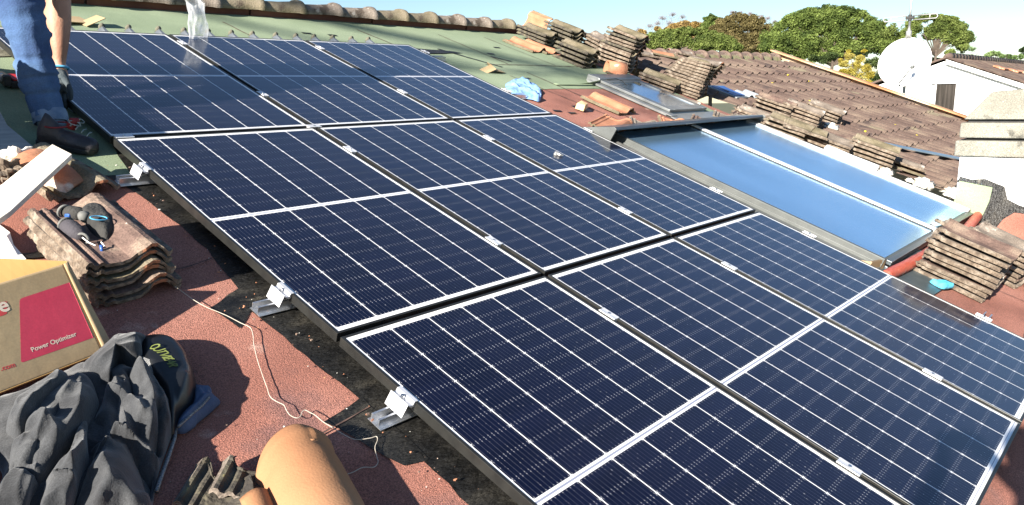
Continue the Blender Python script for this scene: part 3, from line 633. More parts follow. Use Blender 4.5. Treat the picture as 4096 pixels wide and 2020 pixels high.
def tmesh(kind, i, broken=0):
    key = (kind, i, broken)
    if key not in TM:
        mats = {'olive': [tile_olive, tile_side], 'brown': [tile_brown, tile_side], 'grey': [tile_grey, tile_side], 'dark': [tile_olive, tile_sidedark], 'clay': [clay, tile_olive], 'black': [tile_sidedark, tile_grey], 'browndark': [tile_brown, tile_sidedark]}[kind]
        TM[key] = tile_mesh(i * 3 + len(TM), mats, broken)
    return TM[key]
ORD = ['bottom', 'second', 'third', 'fourth', 'fifth', 'sixth', 'seventh', 'eighth', 'ninth', 'tenth', 'eleventh', 'twelfth', 'thirteenth', 'fourteenth', 'fifteenth']
def put_tile(kind, i, M, label, group=None, broken=0):
    o = bpy.data.objects.new('roof_tile', tmesh(kind, i, broken)); COL.objects.link(o); o.matrix_world = ROOF @ M
    return tag(o, label, 'roof tile', group)
CW = {'black': 'blackish', 'olive': 'olive grey', 'brown': 'brown', 'grey': 'pale grey', 'dark': 'mossy', 'clay': 'orange clay', 'browndark': 'brown'}
def stack(n, u, v, desc, kinds, rz=0, sc=1, dz=.034, jit=.015, h0=None, fan=0, tilt=0, shift=(0, 0), pitch=0):
    """tiles piled with their long side up the slope; u,v = lower left corner of the lowest tile"""
    h = (DECK + .016) if h0 is None else h0
    for k in range(n):
        kd = kinds[k % len(kinds)]
        M = Matrix.Translation(V(u + random.uniform(-jit, jit) + shift[0] * k, v + random.uniform(-jit, jit) + shift[1] * k, h + dz * k)) @ Matrix.Rotation(R(rz + random.uniform(-2.5, 2.5) + fan * k), 4, 'Z') @ Matrix.Rotation(R(tilt + random.uniform(-1, 1)), 4, 'Y') @ Matrix.Rotation(R(pitch * k + random.uniform(-1, 1)), 4, 'X') @ Matrix.Scale(sc, 4)
        nm = 'top' if k == n - 1 else ('bottom' if k == 0 else ORD[k] + ' from the bottom')
        put_tile(kd, random.randint(0, 3), M, '%s tile, %s in the %s' % (CW[kd], nm, desc) if nm in ('top', 'bottom') else '%s tile, %s of the %s' % (CW[kd], nm, desc), 'tiles of the ' + desc)
def cornerstack(n, px, py, desc, kinds, **k):
    p = AT(px, py, DECK + .01); stack(n, p.x, -p.y, desc, kinds, **k)
# left foreground stack
stack(6, *DM(-.52, 2.84), 'low stack in the left foreground under the work gloves', ['grey', 'brown', 'grey', 'olive', 'grey', 'brown'], rz=3, dz=.026, jit=.020, sc=1.0)
stack(4, *DM(-1.33, 3.66), 'stack under the grey sweatshirt', ['browndark', 'brown'], rz=6, dz=.030, jit=.008)
stack(15, -1.02, 1.75, 'tall unseen stack beyond the left edge, added to shade the worker', ['brown', 'grey'], rz=3, dz=.036)  # unseen tiles, added to shade the lower leg, shoe and felt
stack(13, -1.0, 1.28, 'second tall unseen stack up the slope, added to shade leg and felt', ['grey', 'brown'], rz=-2, dz=.036)  # another unseen pile added as a sun blocker
# right foreground
stack(9, *DM(3.79, 4.73), 'tall stack right of the collector', ['grey', 'grey', 'brown', 'grey', 'grey', 'grey', 'grey', 'grey', 'brown'], rz=3, dz=.035, jit=.014, fan=-.4)
stack(7, *DM(4.42, 4.80), 'stack cut by the right edge of the photo', ['grey', 'brown', 'grey'], rz=-8, dz=.034)
stack(3, *DM(4.75, 4.52), 'low pile at the chimney foot', ['clay', 'grey', 'grey'], rz=-16, dz=.045, tilt=8)
stack(3, *DM(4.50, 5.28), 'small pile at the right edge beside the panels', ['dark', 'olive'], rz=4)
# ridge end stacks
cornerstack(1, 2132, 210, 'lone pile with its clay side up at the ridge end', ['clay'], rz=4)
cornerstack(3, 2170, 192, 'stack resting on the clay tile at the ridge end', ['dark', 'dark', 'dark'], rz=4, h0=-.02, dz=.042)
cornerstack(1, 2190, 218, 'short broken pile between the two ridge stacks', ['clay'], rz=6)
cornerstack(4, 2330, 271, 'front stack on the green felt at the ridge end', ['dark', 'dark', 'dark', 'dark'], rz=4, dz=.047)
cornerstack(6, 2268, 205, 'rear dark ended stack against the sky', ['dark'], rz=0, dz=.042)
cornerstack(6, 2380, 235, 'highest stack right of the dark ended one', ['olive', 'olive', 'grey'], rz=-14, dz=.038, fan=-1)
p = AT(2150, 150, -.07)
put_tile('clay', 1, Matrix.Translation(p + Vector((.08, 0, .03))) @ Matrix.Rotation(R(-4), 4, 'Z') @ Matrix.Rotation(R(-62), 4, 'Y') @ Matrix.Scale(.85, 4) , 'orange clay tile tipped on edge, topmost at the ridge end')
cornerstack(5, 2500, 290, 'yellow lichened stack behind the clay pipe, lower half', ['grey', 'olive', 'grey'], rz=10, dz=.042)
cornerstack(6, 2505, 287, 'yellow lichened stack behind the clay pipe, upper half', ['brown', 'dark', 'brown', 'olive', 'dark', 'olive'], rz=8, h0=.12, dz=.036, fan=-2)
# clay pipe
b = MB(); a, c = AT(2425, 275, -.03), AT(2495, 290, -.03)
b.tube([a, a.lerp(c, .5), c], [.085, .09, .10], 20, cap=False); tag(b.build('clay_pipe', clay, mw=ROOF, smooth=True, solid=.014), 'short orange clay pipe lying at the edge of the green felt', 'pipe')
# loose tiles near the far ridge
for px, py, kd, rz, lb in ((2640, 232, 'grey', 65, 'pale mortar smeared tile lying across the far ridge, left one'), (2720, 235, 'clay', 60, 'pinkish tile with mortar lying under the far ridge'), (2800, 228, 'grey', 70, 'loose grey tile lying upside on the far ridge tiles'), (2560, 340, 'clay', 8, 'pinkish white tile at the foot of the fanned stack, left')):
    p = AT(px, py, -.03); put_tile(kd, 2, Matrix.Translation(p) @ Matrix.Rotation(R(rz), 4, 'Z') @ Matrix.Rotation(R(8), 4, 'Y'), lb)
# fanned stack and its lower pile
cornerstack(3, 2690, 375, 'flat pile left of the fanned stack', ['brown', 'grey', 'olive'], rz=14, dz=.04)
cornerstack(6, 2790, 398, 'fanned stack behind the skylight, lower half', ['grey', 'brown', 'grey'], rz=12, dz=.034)
cornerstack(7, 2795, 398, 'fanned stack behind the skylight, upper half', ['grey', 'olive', 'olive', 'olive', 'olive', 'olive', 'grey'], rz=12, dz=.034, h0=.10, fan=-3.2, pitch=-1.2)
p = AT(2790, 440, -.055); put_tile('grey', 3, Matrix.Translation(p) @ Matrix.Rotation(R(24), 4, 'Z'), 'weathered tile with white mortar in front of the fanned stack')
# stacks along the collector
cornerstack(4, 3150, 485, 'gappy stack right of the collector hood', ['grey', 'brown', 'grey', 'brown'], rz=12, dz=.045)
cornerstack(5, 3260, 520, 'middle one of the three gappy stacks', ['grey', 'grey', 'brown'], rz=10, dz=.036)
cornerstack(4, 3345, 505, 'right one of the three gappy stacks', ['brown', 'grey'], rz=8, dz=.04)
cornerstack(2, 3080, 505, 'small broken pile at the hood corner', ['grey'], rz=6)
cornerstack(4, 3205, 585, 'olive stack beside the collector edge', ['olive', 'olive', 'olive', 'olive'], rz=10, dz=.044)
cornerstack(4, 3385, 640, 'narrow stack beside the white tube', ['grey', 'brown', 'grey'], rz=8, dz=.034)
p = AT(3310, 560, .06); put_tile('olive', 1, Matrix.Translation(p) @ Matrix.Rotation(R(24), 4, 'Z'), 'big olive tile laid across two stacks, left')
p = AT(3420, 590, .03); put_tile('brown', 2, Matrix.Translation(p) @ Matrix.Rotation(R(34), 4, 'Z'), 'brown tile laid over the collector side stacks, right')
cornerstack(5, 3560, 688, 'neat olive stack with a white spot', ['olive'], rz=14, dz=.040)
cornerstack(2, 3700, 712, 'broken pile before the chimney', ['clay', 'grey'], rz=20, dz=.05, tilt=6)
p = AT(2518, 452, -.054); put_tile('clay', 0, Matrix.Translation(p - Vector((.17, 0, 0))) @ Matrix.Rotation(R(2), 4, 'Z'), 'single orange tile lying beside the skylight on red felt')
p = AT(2352, 492, -.054); put_tile('clay', 3, Matrix.Translation(p) @ Matrix.Rotation(R(-72), 4, 'Z'), 'orange tile lying behind the left end of the collector hood')
for i, (px, py) in enumerate(((2520, 500), (2640, 492), (2760, 478), (2850, 462), (2920, 455))):
    p = AT(px, py, -.054); put_tile(('grey','clay','brown','grey','brown')[i], i % 4, Matrix.Translation(p) @ Matrix.Rotation(R(random.uniform(-80, -50)), 4, 'Z'), ('%s tile fragment behind the collector hood, %s from the left' % (('pale','orange','brown','whitish','dark brown')[i], ('first','second','third','fourth','fifth')[i])), broken=.18)
# tube, strip, mortar lumps
b = MB(); b.tube([AT(3303,598,-.03), AT(3400,640,-.03), AT(3508,682,-.03)], .05, 16); tag(b.build('plastic_tube', white_pvc, mw=ROOF, smooth=True), 'white plastic tube lying between collector edge and tile stacks', 'tube')
a, c = AT(3430,556,-.03), AT(3900,648,-.03); d = (c - a).normalized(); nn = Vector((-d.y, d.x, 0)) * .05; b = MB()
b.prism([a + nn, a - nn, c - nn, c + nn], (0,0,.012)); tag(b.build('metal_strip', strip_blue, mw=ROOF, bevel=.003), 'long blue grey metal strip lying on the tiles left of the chimney', 'strip')
for i, (px, py, r_, lb) in enumerate(((3545,688,.07,'small white mortar lump below the neat olive stack'), (3695,735,.10,'large white mortar lump on the tiles before the chimney'), (3640,722,.04,'tiny white mortar crumb between the lumps'), (3815,775,.10,'white mortar lump touching the chimney foot'), (3325,508,.09,'pinkish white mortar heap beside the gappy stacks'), (2520,170,.05,'white mortar dab on the far ridge'), (3090,388,.025,'tiny white pebble on the brown tiles'))):
    b = MB(); b.ball((0,0,0), r_, 20, 12, sc=(1.1,.8,.42), jit=.9); o = b.build('mortar_lump', mortar, mw=ROOF @ Matrix.Translation(AT(px, py, -.065)), smooth=True); tag(o, lb, 'mortar lump')

# ---------------------------------------------------------------- cloth shapes
def pillow(name, mat, parent, outline, h0, H, folds=(), nring=34, nb=150, power=2.6, seed=0, mw=None, center=None, slope=None, wr=.0, grain=None, scale=1.0, off=(0, 0), solid=.004):
    P = [AT(off[0] + x / scale, off[1] + y / scale, h0) for x, y in outline]
    n = len(P); cl_ = []
    per = [0]
    for i in range(n): per.append(per[-1] + (P[(i+1) % n] - P[i]).length)
    for k in range(nb):                                   # catmull-rom resample
        t = per[-1] * k / nb
        i = max(j for j in range(n) if per[j] <= t + 1e-9); f_ = (t - per[i]) / max(1e-6, per[i+1] - per[i])
        p0, p1, p2, p3 = P[i-1], P[i], P[(i+1) % n], P[(i+2) % n]
        cl_.append(.5 * ((2*p1) + (p2 - p0) * f_ + (2*p0 - 5*p1 + 4*p2 - p3) * f_**2 + (3*p1 - p0 - 3*p2 + p3) * f_**3))
    C0 = AT(off[0] + center[0] / scale, off[1] + center[1] / scale, h0) if center else sum(cl_, Vector()) / nb
    FP = [([AT(off[0] + x / scale, off[1] + y / scale, h0 + H * .8) for x, y in f_[0]], f_[1], f_[2]) for f_ in folds]
    def dseg(p, a, b_):
        ab = Vector((b_.x - a.x, b_.y - a.y)); ap = Vector((p.x - a.x, p.y - a.y)); t = max(0, min(1, ap.dot(ab) / max(1e-9, ab.dot(ab))))
        return (ap - ab * t).length
    b = MB(); vs_ = []
    for j in range(nring + 1):
        t = j / nring
        for q in cl_:
            p = C0.lerp(q, t); z = H * (1 - t ** (power * 1.6)) ** .7
            for pts, w_, amp in FP:
                d = min(dseg(p, pts[i], pts[i+1]) for i in range(len(pts) - 1))
                z += amp * (.5 * math.exp(-(d / w_) ** 2) + .5 * math.exp(-d / (w_ * .55))) * min(1, (1 - t) * 12)
            if grain:
                gx, gy, ga, gs = grain; a_ = p.x * gx + p.y * gy; c_ = -p.x * gy + p.y * gx
                n1 = 1 - abs(noise.noise(Vector((a_ * gs * .28, c_ * gs, seed)))) * 2; n2 = 1 - abs(noise.noise(Vector((a_ * gs * .7 + 3, c_ * gs * 2.1, seed + 7)))) * 2
                z += (ga * (max(0, n1) ** 2) + ga * .30 * max(0, n2) ** 2) * min(1, (1 - t) * 10)
            if slope: z += slope[0] * (p.x - C0.x) + slope[1] * (p.y - C0.y)
            if wr: z += wr * (1 - abs(noise.noise(Vector((p.x * 9 + seed, p.y * 9, seed)))) * 2.4) * min(1, (1 - t) * 7) + .3 * wr * noise.noise(Vector((p.x * 34, p.y * 34, seed)))
            vs_.append((p.x, p.y, h0 + z))
    b.add(vs_, [(j*nb+k, j*nb+(k+1) % nb, (j+1)*nb+(k+1) % nb, (j+1)*nb+k) for j in range(nring) for k in range(nb)])
    return b.build(name, mat, parent, smooth=True, mw=mw, solid=solid)
SC = dict(scale=1.5873, off=(0, 1220))
sw = thing('sweatshirt', 'dark grey fleece sweatshirt dropped in folds beside the cardboard box', 'sweatshirt')
pillow('rear_sleeve', fleece, sw, [(45,830),(60,760),(110,680),(200,600),(270,545),(380,488),(440,495),(410,560),(310,660),(230,760),(180,860),(125,905)], -.02, .05, [([(90,800),(200,660),(330,560)], .018, .03), ([(150,840),(240,700)], .015, -.03)], wr=.003, grain=(.5,.86,.015,13), seed=2, nring=50, nb=180, **SC)
pillow('back_panel', fleece, sw, [(-120,900),(-60,640),(160,540),(400,430),(560,380),(700,420),(740,620),(760,760),(760,1000),(720,1300),(500,1450),(100,1450),(-60,1300),(20,1080)], -.045, .03, wr=.01, grain=(.4,.9,.008,14), seed=15, nring=50, nb=200, **SC)  # added dark cloth stands in for the shade under the box and between sleeves
pillow('front_sleeve', fleece, sw, [(500,455),(570,480),(615,590),(620,650),(570,760),(480,880),(380,990),(290,1110),(200,1230),(120,1400),(-80,1500),(-60,1300),(20,1180),(68,1040),(75,940),(150,890),(165,800),(205,700),(290,600),(390,520)], -.01, .038, [([(440,560),(300,760),(200,960)], .02, .03), ([(520,560),(500,700),(400,880)], .025, .03), ([(380,640),(330,760)], .014, -.025), ([(90,1015),(180,1050),(270,1110)], .008, -.018), ([(240,900),(200,1000)], .014, -.03)], wr=.004, grain=(.45,.9,.020,11), seed=5, nring=60, nb=220, **SC)
pillow('body', fleece, sw, [(700,440),(770,395),(850,430),(940,440),(1010,525),(1080,600),(1112,690),(1100,790),(1060,910),(1010,1050),(985,1150),(960,1300),(930,1480),(480,1480),(470,1330),(520,1230),(570,1120),(530,1060),(580,1000),(590,900),(590,820),(620,720),(670,620),(690,560),(700,500)], -.058, .060, [([(780,480),(760,640),(740,800)], .018, -.03), ([(880,450),(960,620),(1000,820)], .022, .045), ([(820,440),(850,560),(840,620)], .012, -.045), ([(1000,700),(1000,830),(990,890)], .012, -.05), ([(690,560),(820,640),(900,760)], .022, .035), ([(740,830),(600,1000)], .007, .020), ([(750,845),(860,880),(960,940),(1030,965)], .008, .022), ([(800,900),(900,1000),(980,1080)], .03, -.03), ([(640,780),(680,880)], .018, -.04), ([(640,1060),(700,1200),(640,1300)], .03, .03), ([(880,960),(930,1150)], .03, -.03)], wr=.004, grain=(.25,.97,.024,10), seed=8, nring=70, nb=240, **SC)
pillow('hood', fleece, sw, [(505,455),(620,350),(740,270),(840,243),(925,240),(935,262),(905,300),(905,390),(870,430),(760,380),(700,440),(690,520),(680,590),(630,605),(600,585),(570,520)], -.045, .055, [([(620,400),(760,330),(880,290)], .03, .02), ([(640,520),(600,450)], .014, -.02), ([(780,360),(700,460)], .014, .03), ([(650,590),(670,480)], .01, -.02)], wr=.003, grain=(.7,.7,.015,12), seed=4, nring=50, nb=180, **SC)
pillow('lower_sleeve', fleece, sw, [(430,1100),(470,1040),(480,960),(530,800),(555,780),(550,860),(555,960),(560,1010),(530,1080),(500,1160),(470,1250),(400,1400),(250,1420),(280,1240),(285,1195),(360,1100)], -.02, .05, [([(545,830),(530,940),(450,1060)], .012, .03), ([(350,1110),(470,1140)], .008, .02)], wr=.003, grain=(.45,.9,.015,13), seed=9, nring=50, nb=180, **SC)
b = MB(); pts = [AT(x / 1.5873, 1220 + y / 1.5873, -.025) for x, y in ((1040,545),(1085,600),(1112,680),(1102,790),(1062,910),(1010,1050),(985,1130))]
b.tube([p + Vector((.004,0,-.03)) for p in pts], .006, 6); b.build('zip', zipm, sw, smooth=True)
jk = thing('jacket', 'black lined navy jacket with lime lettering, lying open under the sweatshirt', 'jacket')
lin_o = pillow('lining', lining, jk, [(890,258),(960,238),(1040,242),(1110,275),(1180,360),(1212,440),(1240,520),(1242,600),(1210,700),(1130,790),(1090,860),(1040,720),(980,600),(900,480),(860,430),(870,330)], -.066, .075, [([(1180,470),(1120,640)], .02, .012)], seed=3, power=3, **SC)
pillow('collar', navy, jk, [(1240,522),(1290,530),(1335,545),(1345,575),(1370,600),(1395,622),(1360,660),(1310,705),(1245,757),(1235,775),(1170,815),(1110,808),(1130,770),(1200,712),(1228,640),(1230,570)], -.068, .03, [([(1330,580),(1220,690),(1130,770)], .008, .014), ([(1290,600),(1260,560)], .008, .01)], wr=.006, seed=6, **SC)
b = MB(); b.tube([AT(x / 1.5873, 1220 + y / 1.5873, -.055) for x, y in ((925,240),(985,233),(1050,240),(1110,272),(1160,330),(1188,390),(1205,450),(1228,505),(1245,525))], .0085, 8); b.build('rim', fleece, jk, smooth=True)
b = MB(); b.tube([AT(x / 1.5873, 1220 + y / 1.5873, -.032) for x, y in ((1328,585),(1280,640),(1215,695),(1160,745),(1130,775))], .004, 6); b.build('zip', zipm, jk, smooth=True)
b = MB(); b.ball(AT(824, 1583, -.03), .0055, 12, 8); b.build('snap_button', steel, jk, smooth=True)
from mathutils.bvhtree import BVHTree
def surf(o):
    return BVHTree.FromPolygons([v.co.copy() for v in o.data.vertices], [list(p.vertices) for p in o.data.polygons])
def hit(bv, px, py, lift=.003):
    d = (RT * ((px - CX) / FPX) + DN * ((py - CY) / FPX) + FW).normalized(); r_ = bv.ray_cast(Vector(CAMC), d)
    return (r_[0] - d * lift) if r_[0] else AT(px, py, -.06)
lbv = surf(lin_o)
mp_ = [(905,320),(925,330),(950,370),(965,400),(975,445),(950,430),(912,380)]
b = MB(); P = [hit(lbv, x / 1.5873, 1220 + y / 1.5873, .004) for x, y in mp_]; c_ = sum(P, Vector()) / len(P); b.add([c_] + P, [(0, 1 + k, 1 + (k + 1) % 7) for k in range(7)]); b.build('mesh_panel', mesh_m, jk)
b = MB()
for i in range(7):
    for j in range(11):
        x = 905 + i * 7 + j * 2.4; y = 330 + j * 8.4 + i * 3
        if y < 440: b.ball(hit(lbv, x / 1.5873, 1220 + y / 1.5873, .006), .0013, 5, 4)
b.build('mesh_holes', tool_white, jk)
b = MB(); b.tube([hit(lbv,548,1462,.02), hit(lbv,563,1457,.02)], .0025, 6); b.tube([hit(lbv,559,1470,.03), hit(lbv,570,1487,.03), hit(lbv,581,1502,.03)], .003, 6); b.build('drawcord', white_cloth, jk, smooth=True)

def text_obj(name, s_, size, mat, parent, ML, shear=0, bold=0):
    cu = bpy.data.curves.new(name, 'FONT'); cu.body = s_; cu.size = size; cu.extrude = .00005; cu.shear = shear; cu.offset = bold; cu.resolution_u = 4
    to = bpy.data.objects.new('tmp', cu); dg = bpy.context.evaluated_depsgraph_get(); COL.objects.link(to); dg.update()
    me = bpy.data.meshes.new_from_object(to.evaluated_get(dg)); bpy.data.objects.remove(to)
    me.materials.clear(); me.materials.append(mat)
    o = link(name, me, parent); o.matrix_local = ML; return o
def frame_m(o, ex, ey):
    ex = ex.normalized(); ez = ex.cross(ey).normalized(); ey = ez.cross(ex)
    M = Matrix.Identity(4)
    for i in range(3): M[i][0] = ex[i]; M[i][1] = ey[i]; M[i][2] = ez[i]; M[i][3] = o[i]
    return M
# lettering follows the curve of the lining
lp = [(590,1391),(605,1396),(620,1404),(634,1414),(646,1426),(657,1439),(667,1452)]
lp.append((676,1466))
for i, ch_ in enumerate('OUTWEAR'):
    a = hit(lbv, *lp[i], .006); nx = hit(lbv, *lp[i+1], .006); up_ = hit(lbv, lp[i][0] + 12, lp[i][1] - 14, .006)
    text_obj('lettering', ch_, .034, lime, jk, frame_m(a, nx - a, up_ - a), shear=.4, bold=.0006)

# ---------------------------------------------------------------- cardboard box
bx = thing('cardboard_box', 'open cardboard box with crimson print in the left foreground', 'box')
TR_, BR_ = AT(254,1056,.14), AT(417,1408,-.06)
TL_, BL_ = AT(0,1132,.14), AT(0,1573,-.06)
ext = 1.75
TL_ = TR_ + (TL_ - TR_) * ext; BL_ = BR_ + (BL_ - BR_) * ext
nrm = (TR_ - BR_).cross(TL_ - TR_).normalized()
if nrm.dot(Vector(CAMC) - TR_) < 0: nrm = -nrm
def plane_hit(px, py):
    d = RT * ((px - CX) / FPX) + DN * ((py - CY) / FPX) + FW; o_ = Vector(CAMC); return o_ + d * ((BR_ - o_).dot(nrm) / d.dot(nrm))
BL_ = BR_ + (plane_hit(0, 1573) - BR_) * ext
def crease(a, c):
    p = BR_.lerp(BL_, a).lerp(TR_.lerp(TL_, a), c); return p
b = MB(); b.grid(crease, 50, 40); b.build('front_panel', cardb, bx, smooth=True, solid=.0004)
FT = AT(252,1047,.14) + Vector((.01,.0,0)); FL = TR_ + (AT(0,1040,.14) - TR_) * ext
FBr = BR_ + Vector((.03,.02,0)); FBl = BL_ + (FL - TL_) * 1.1
b = MB(); b.grid(lambda a, c: FBr.lerp(FBl, a).lerp(FT.lerp(FL, a), c), 10, 8); b.build('back_panel', cardb_in, bx, solid=.004)
b = MB(); b.grid(lambda a, c: (BR_ + nrm * .002).lerp(FBr, a).lerp((TR_ + nrm * .002).lerp(FT, a), c) + Vector((.004 * math.sin(a * 3), 0, 0)), 4, 12); b.build('side_panel', cardb, bx, solid=.004, smooth=True)
b = MB(); b.grid(lambda a, c: BR_.lerp(BL_, a).lerp(FBr.lerp(FBl, a), c), 4, 4); b.build('bottom_panel', cardb_in, bx, solid=.004)
def on_face(px, py, lift=.004):
    d = RT * ((px - CX) / FPX) + DN * ((py - CY) / FPX) + FW; o_ = Vector(CAMC)
    q = BR_ + nrm * lift; return o_ + d * ((q - o_).dot(nrm) / d.dot(nrm))
def rounded(pts, r_=6, n=5):
    out = []
    for i in range(len(pts)):
        p0, p, p1 = Vector(pts[i-1]), Vector(pts[i]), Vector(pts[(i+1) % len(pts)])
        rr = r_[i] if isinstance(r_, (list, tuple)) else r_
        a = p + (p0 - p).normalized() * rr; c = p + (p1 - p).normalized() * rr
        for k in range(n + 1): t = k / n; out.append((1-t)**2 * a + 2*t*(1-t) * p + t*t * c)
    return out
def decal(name, mat, pts, rad, lift=.0004):
    b = MB(); P = [on_face(p.x, p.y, lift) for p in rounded([Vector(q) for q in pts], rad)]
    b.prism(P, nrm * .0001); return b.build(name, mat, bx)
decal('printed_panel', pink, [(78,1195),(276,1130),(372,1351),(84,1452)], [14,1,1,12])
b = MB(); P = [on_face(276,1130,.0005), on_face(372,1351,.0005)]; e_ = Vector((.012,.01,-.004)); b.add([P[0], P[1], P[1] + e_, P[0] + e_], [(0,1,2,3)]); b.build('printed_edge', pink, bx, solid=.001)
decal('logo_square', ink_red, [(-30,1212),(29,1205),(29,1254),(8,1264),(-30,1270)], [2,4,6,8,2], .0004)
ex_ = (BR_ - BL_).normalized(); ey_ = (TR_ - BR_); 
def text_on(s_, px, py, size, mat, lift=.0009, bold=0, dirpx=None):
    a = on_face(px, py, lift); c = on_face(dirpx[0], dirpx[1], lift); upv = nrm.cross(c - a)
    return text_obj('lettering', s_, size, mat, bx, frame_m(a, c - a, upv), bold=bold)
text_on('Power Optimizer', 128, 1408, .0178, ink_beige, dirpx=(300, 1345), bold=.00025)
text_on('.com', 5, 1484, .0185, ink_red, .0005, dirpx=(50, 1470), bold=.0004)
text_on('e', 1, 1250, .055, ink_beige, .0009, dirpx=(29, 1243), bold=.0012)

# ---------------------------------------------------------------- planks, clay pieces, gloves on the left
def board(name, mat, pxs, h, th, label, cat, tiltz=0):
    b = MB(); P = [AT(x, y, hh) for (x, y), hh in zip(pxs, h)]; b.prism(P, (0, 0, -th)); return tag(b.build(name, mat, mw=ROOF, bevel=.002), label, cat)
board('plank', wood_white, [(209,576),(288,616),(40,845),(-120,960),(-160,880),(0,742)], [.06,.06,.03,.02,.02,.03], .022, 'sunlit pale plank sloping across the left edge of the photo', 'plank')
board('plank', wood_grey, [(-90,420),(0,445),(30,500),(120,575),(170,615),(60,640),(-60,600)], [-.03]*7, .025, 'grey weathered plank in shade beside the worker\'s shoe', 'plank')
b = MB(); a, c = AT(110,615,.01), AT(330,745,-.05)
def halfb(s_, t): # curved clay ridge tile
    an = math.pi * s_; ax = (c - a); p = a + ax * t; sd = Vector((ax.y, -ax.x, 0)).normalized(); r_ = .10 + .012 * t
    return p + sd * math.cos(an) * r_ * -1 + Vector((0,0,1)) * (math.sin(an) * r_ * .55 - .045) + sd * .0
b.grid(halfb, 16, 8); tag(b.build('ridge_tile', clay, mw=ROOF, smooth=True, solid=.014), 'curved orange ridge tile with white mortar under the pale plank', 'roof tile')
for i, (px, py, r_, lb) in enumerate(((75,640,.05,'jagged beige mortar lump left of the curved ridge tile'), (25,690,.05,'brown mortar lump at the left edge under the plank'))):
    b = MB(); b.ball((0,0,0), r_, 22, 14, sc=(1.2,.9,.8), jit=1.1); tag(b.build('mortar_lump', (mortar, tile_side)[i], mw=ROOF @ Matrix.Translation(AT(px, py, -.02))), lb, 'mortar lump')
put_tile('olive', 2, Matrix.Translation(AT(205,800,-.05)) @ Matrix.Rotation(R(12), 4, 'Z'), 'mossy tile peeking out between curved ridge tile and glove stack')
b = MB(); b.prism([AT(x, y, -.066) for x, y in ((-40,890),(0,905),(40,935),(55,985),(105,1042),(60,1060),(-40,1050))], (0,0,.006)); tag(b.build('plastic_sheet', white_pvc, mw=ROOF), 'white plastic sheet behind the cardboard box', 'sheet')
gl = thing('work_gloves', 'pair of worn dark grey work gloves on the low tile stack', 'gloves')
hT = .055
pillow('palm', glove_grey, gl, [(505,480),(560,395),(640,345),(780,335),(900,370),(1010,430),(1090,560),(1160,660),(1200,740),(1180,830),(1060,930),(950,910),(820,830),(740,760),(640,620),(560,530)], hT-.01, .06, [([(640,420),(760,640)], .02, .006)], wr=.005, seed=3, scale=4.536, off=(200,780), power=3)
def fing(pts, rs, mat, nm):
    b = MB(); P = [AT(200 + x / 4.536, 780 + y / 4.536, h) for x, y, h in pts]; b.tube(P, rs, 16); return b.build(nm, mat, gl, smooth=True)
fing([(290,560,.075),(380,600,.08),(500,690,.08),(600,790,.075)], [.024,.027,.026,.019], glove_purple, 'finger')
fing([(270,290,.075),(380,310,.08),(520,340,.08),(640,370,.075)], [.020,.022,.024,.02], glove_grey, 'finger')
fing([(575,365,.085),(610,385,.09),(660,420,.09)], [.014,.019,.018], glove_rim, 'finger')
fing([(1020,400,.085),(1080,450,.08),(1130,560,.07),(1150,700,.06)], [.012,.02,.026,.024], glove_grey, 'finger')
for (x, y, r_) in ((600,795,.018),(265,300,.022),(290,540,.024)):
    b = MB(); n = 18; c0 = AT(200 + x / 4.536, 780 + y / 4.536, .078); ax = (c0 - AT(200 + (x + 90) / 4.536, 780 + (y + (60 if r_ != .018 else -60)) / 4.536, .078)).normalized(); s1 = ax.cross(Vector((0,0,1))).normalized(); s2 = s1.cross(ax)
    b.tube([c0 + s1 * math.cos(2*math.pi*k/n) * r_ + s2 * math.sin(2*math.pi*k/n) * r_ for k in range(n + 1)], .0045, 6); b.build('cuff', glove_rim, gl, smooth=True)
b = MB(); c0 = AT(395,872,.118); b.tube([c0 + Vector((math.cos(t) * .026, math.sin(t) * .016, -.004 * math.cos(t))) for t in [k * .33 for k in range(20)]], .0022, 6); b.build('blue_mark', sky_cuff, gl, smooth=True)
b = MB(); b.box((-.016,-.012,0), (.016,.012,.022)); o = b.build('blue_tag', plastic_b, gl, bevel=.005); o.matrix_local = Matrix.Translation(AT(283,872,.062)) @ Matrix.Rotation(.3, 4, 'Z')
b = MB(); b.tube([AT(404,980,.08), AT(406,995,.07), AT(409,1008,.062)], .005, 8); b.build('blue_plug', plastic_b, gl, smooth=True)
b = MB(); b.tube([AT(330,950,.085), AT(355,970,.08), AT(382,982,.078)], .0022, 6); b.tube([AT(405,968,.085), AT(418,985,.078)], .0022, 6); b.build('wire', white_cloth, gl)

# clay vent tile, bottom centre
vtile = thing('vent_tile', 'big smooth orange clay hood tile at the bottom centre of the photo', 'clay tile')
vA, vB = AT(1012, 1925), AT(1303, 1800); ax0 = (vA + vB) / 2; VR = (vB - vA).length / 2; vsd = (vB - vA).normalized()
vax = Vector((-vsd.y, vsd.x, 0)); vax = -vax if vax.dot(Vector(CAMC) - ax0) < 0 else vax
vax = (vax * math.cos(R(15)) - vsd * math.sin(R(15))).normalized()
def dome(s_, t):
    an = math.pi * s_; L_ = .62 * t
    k = 1 - .16 * math.exp(-L_ / .022) + .05 * math.exp(-((L_ - .045) / .016) ** 2) - .03 * math.exp(-((L_ - .085) / .02) ** 2) + .10 * t
    p = ax0 + vax * (L_ - .05 * math.sin(an)) + vsd * (-math.cos(an) * VR * k) + Vector((0, 0, (math.sin(an) ** .9) * VR * .92 * k))
    d = math.hypot((s_ - .66) / .05, (L_ - .05) / .03); p.z += .002 * math.exp(-d * d * 3) - .0015 * math.exp(-(d - 1) ** 2 * 3)
    return p + Vector((0, 0, .002 * noise.noise(p * 14)))
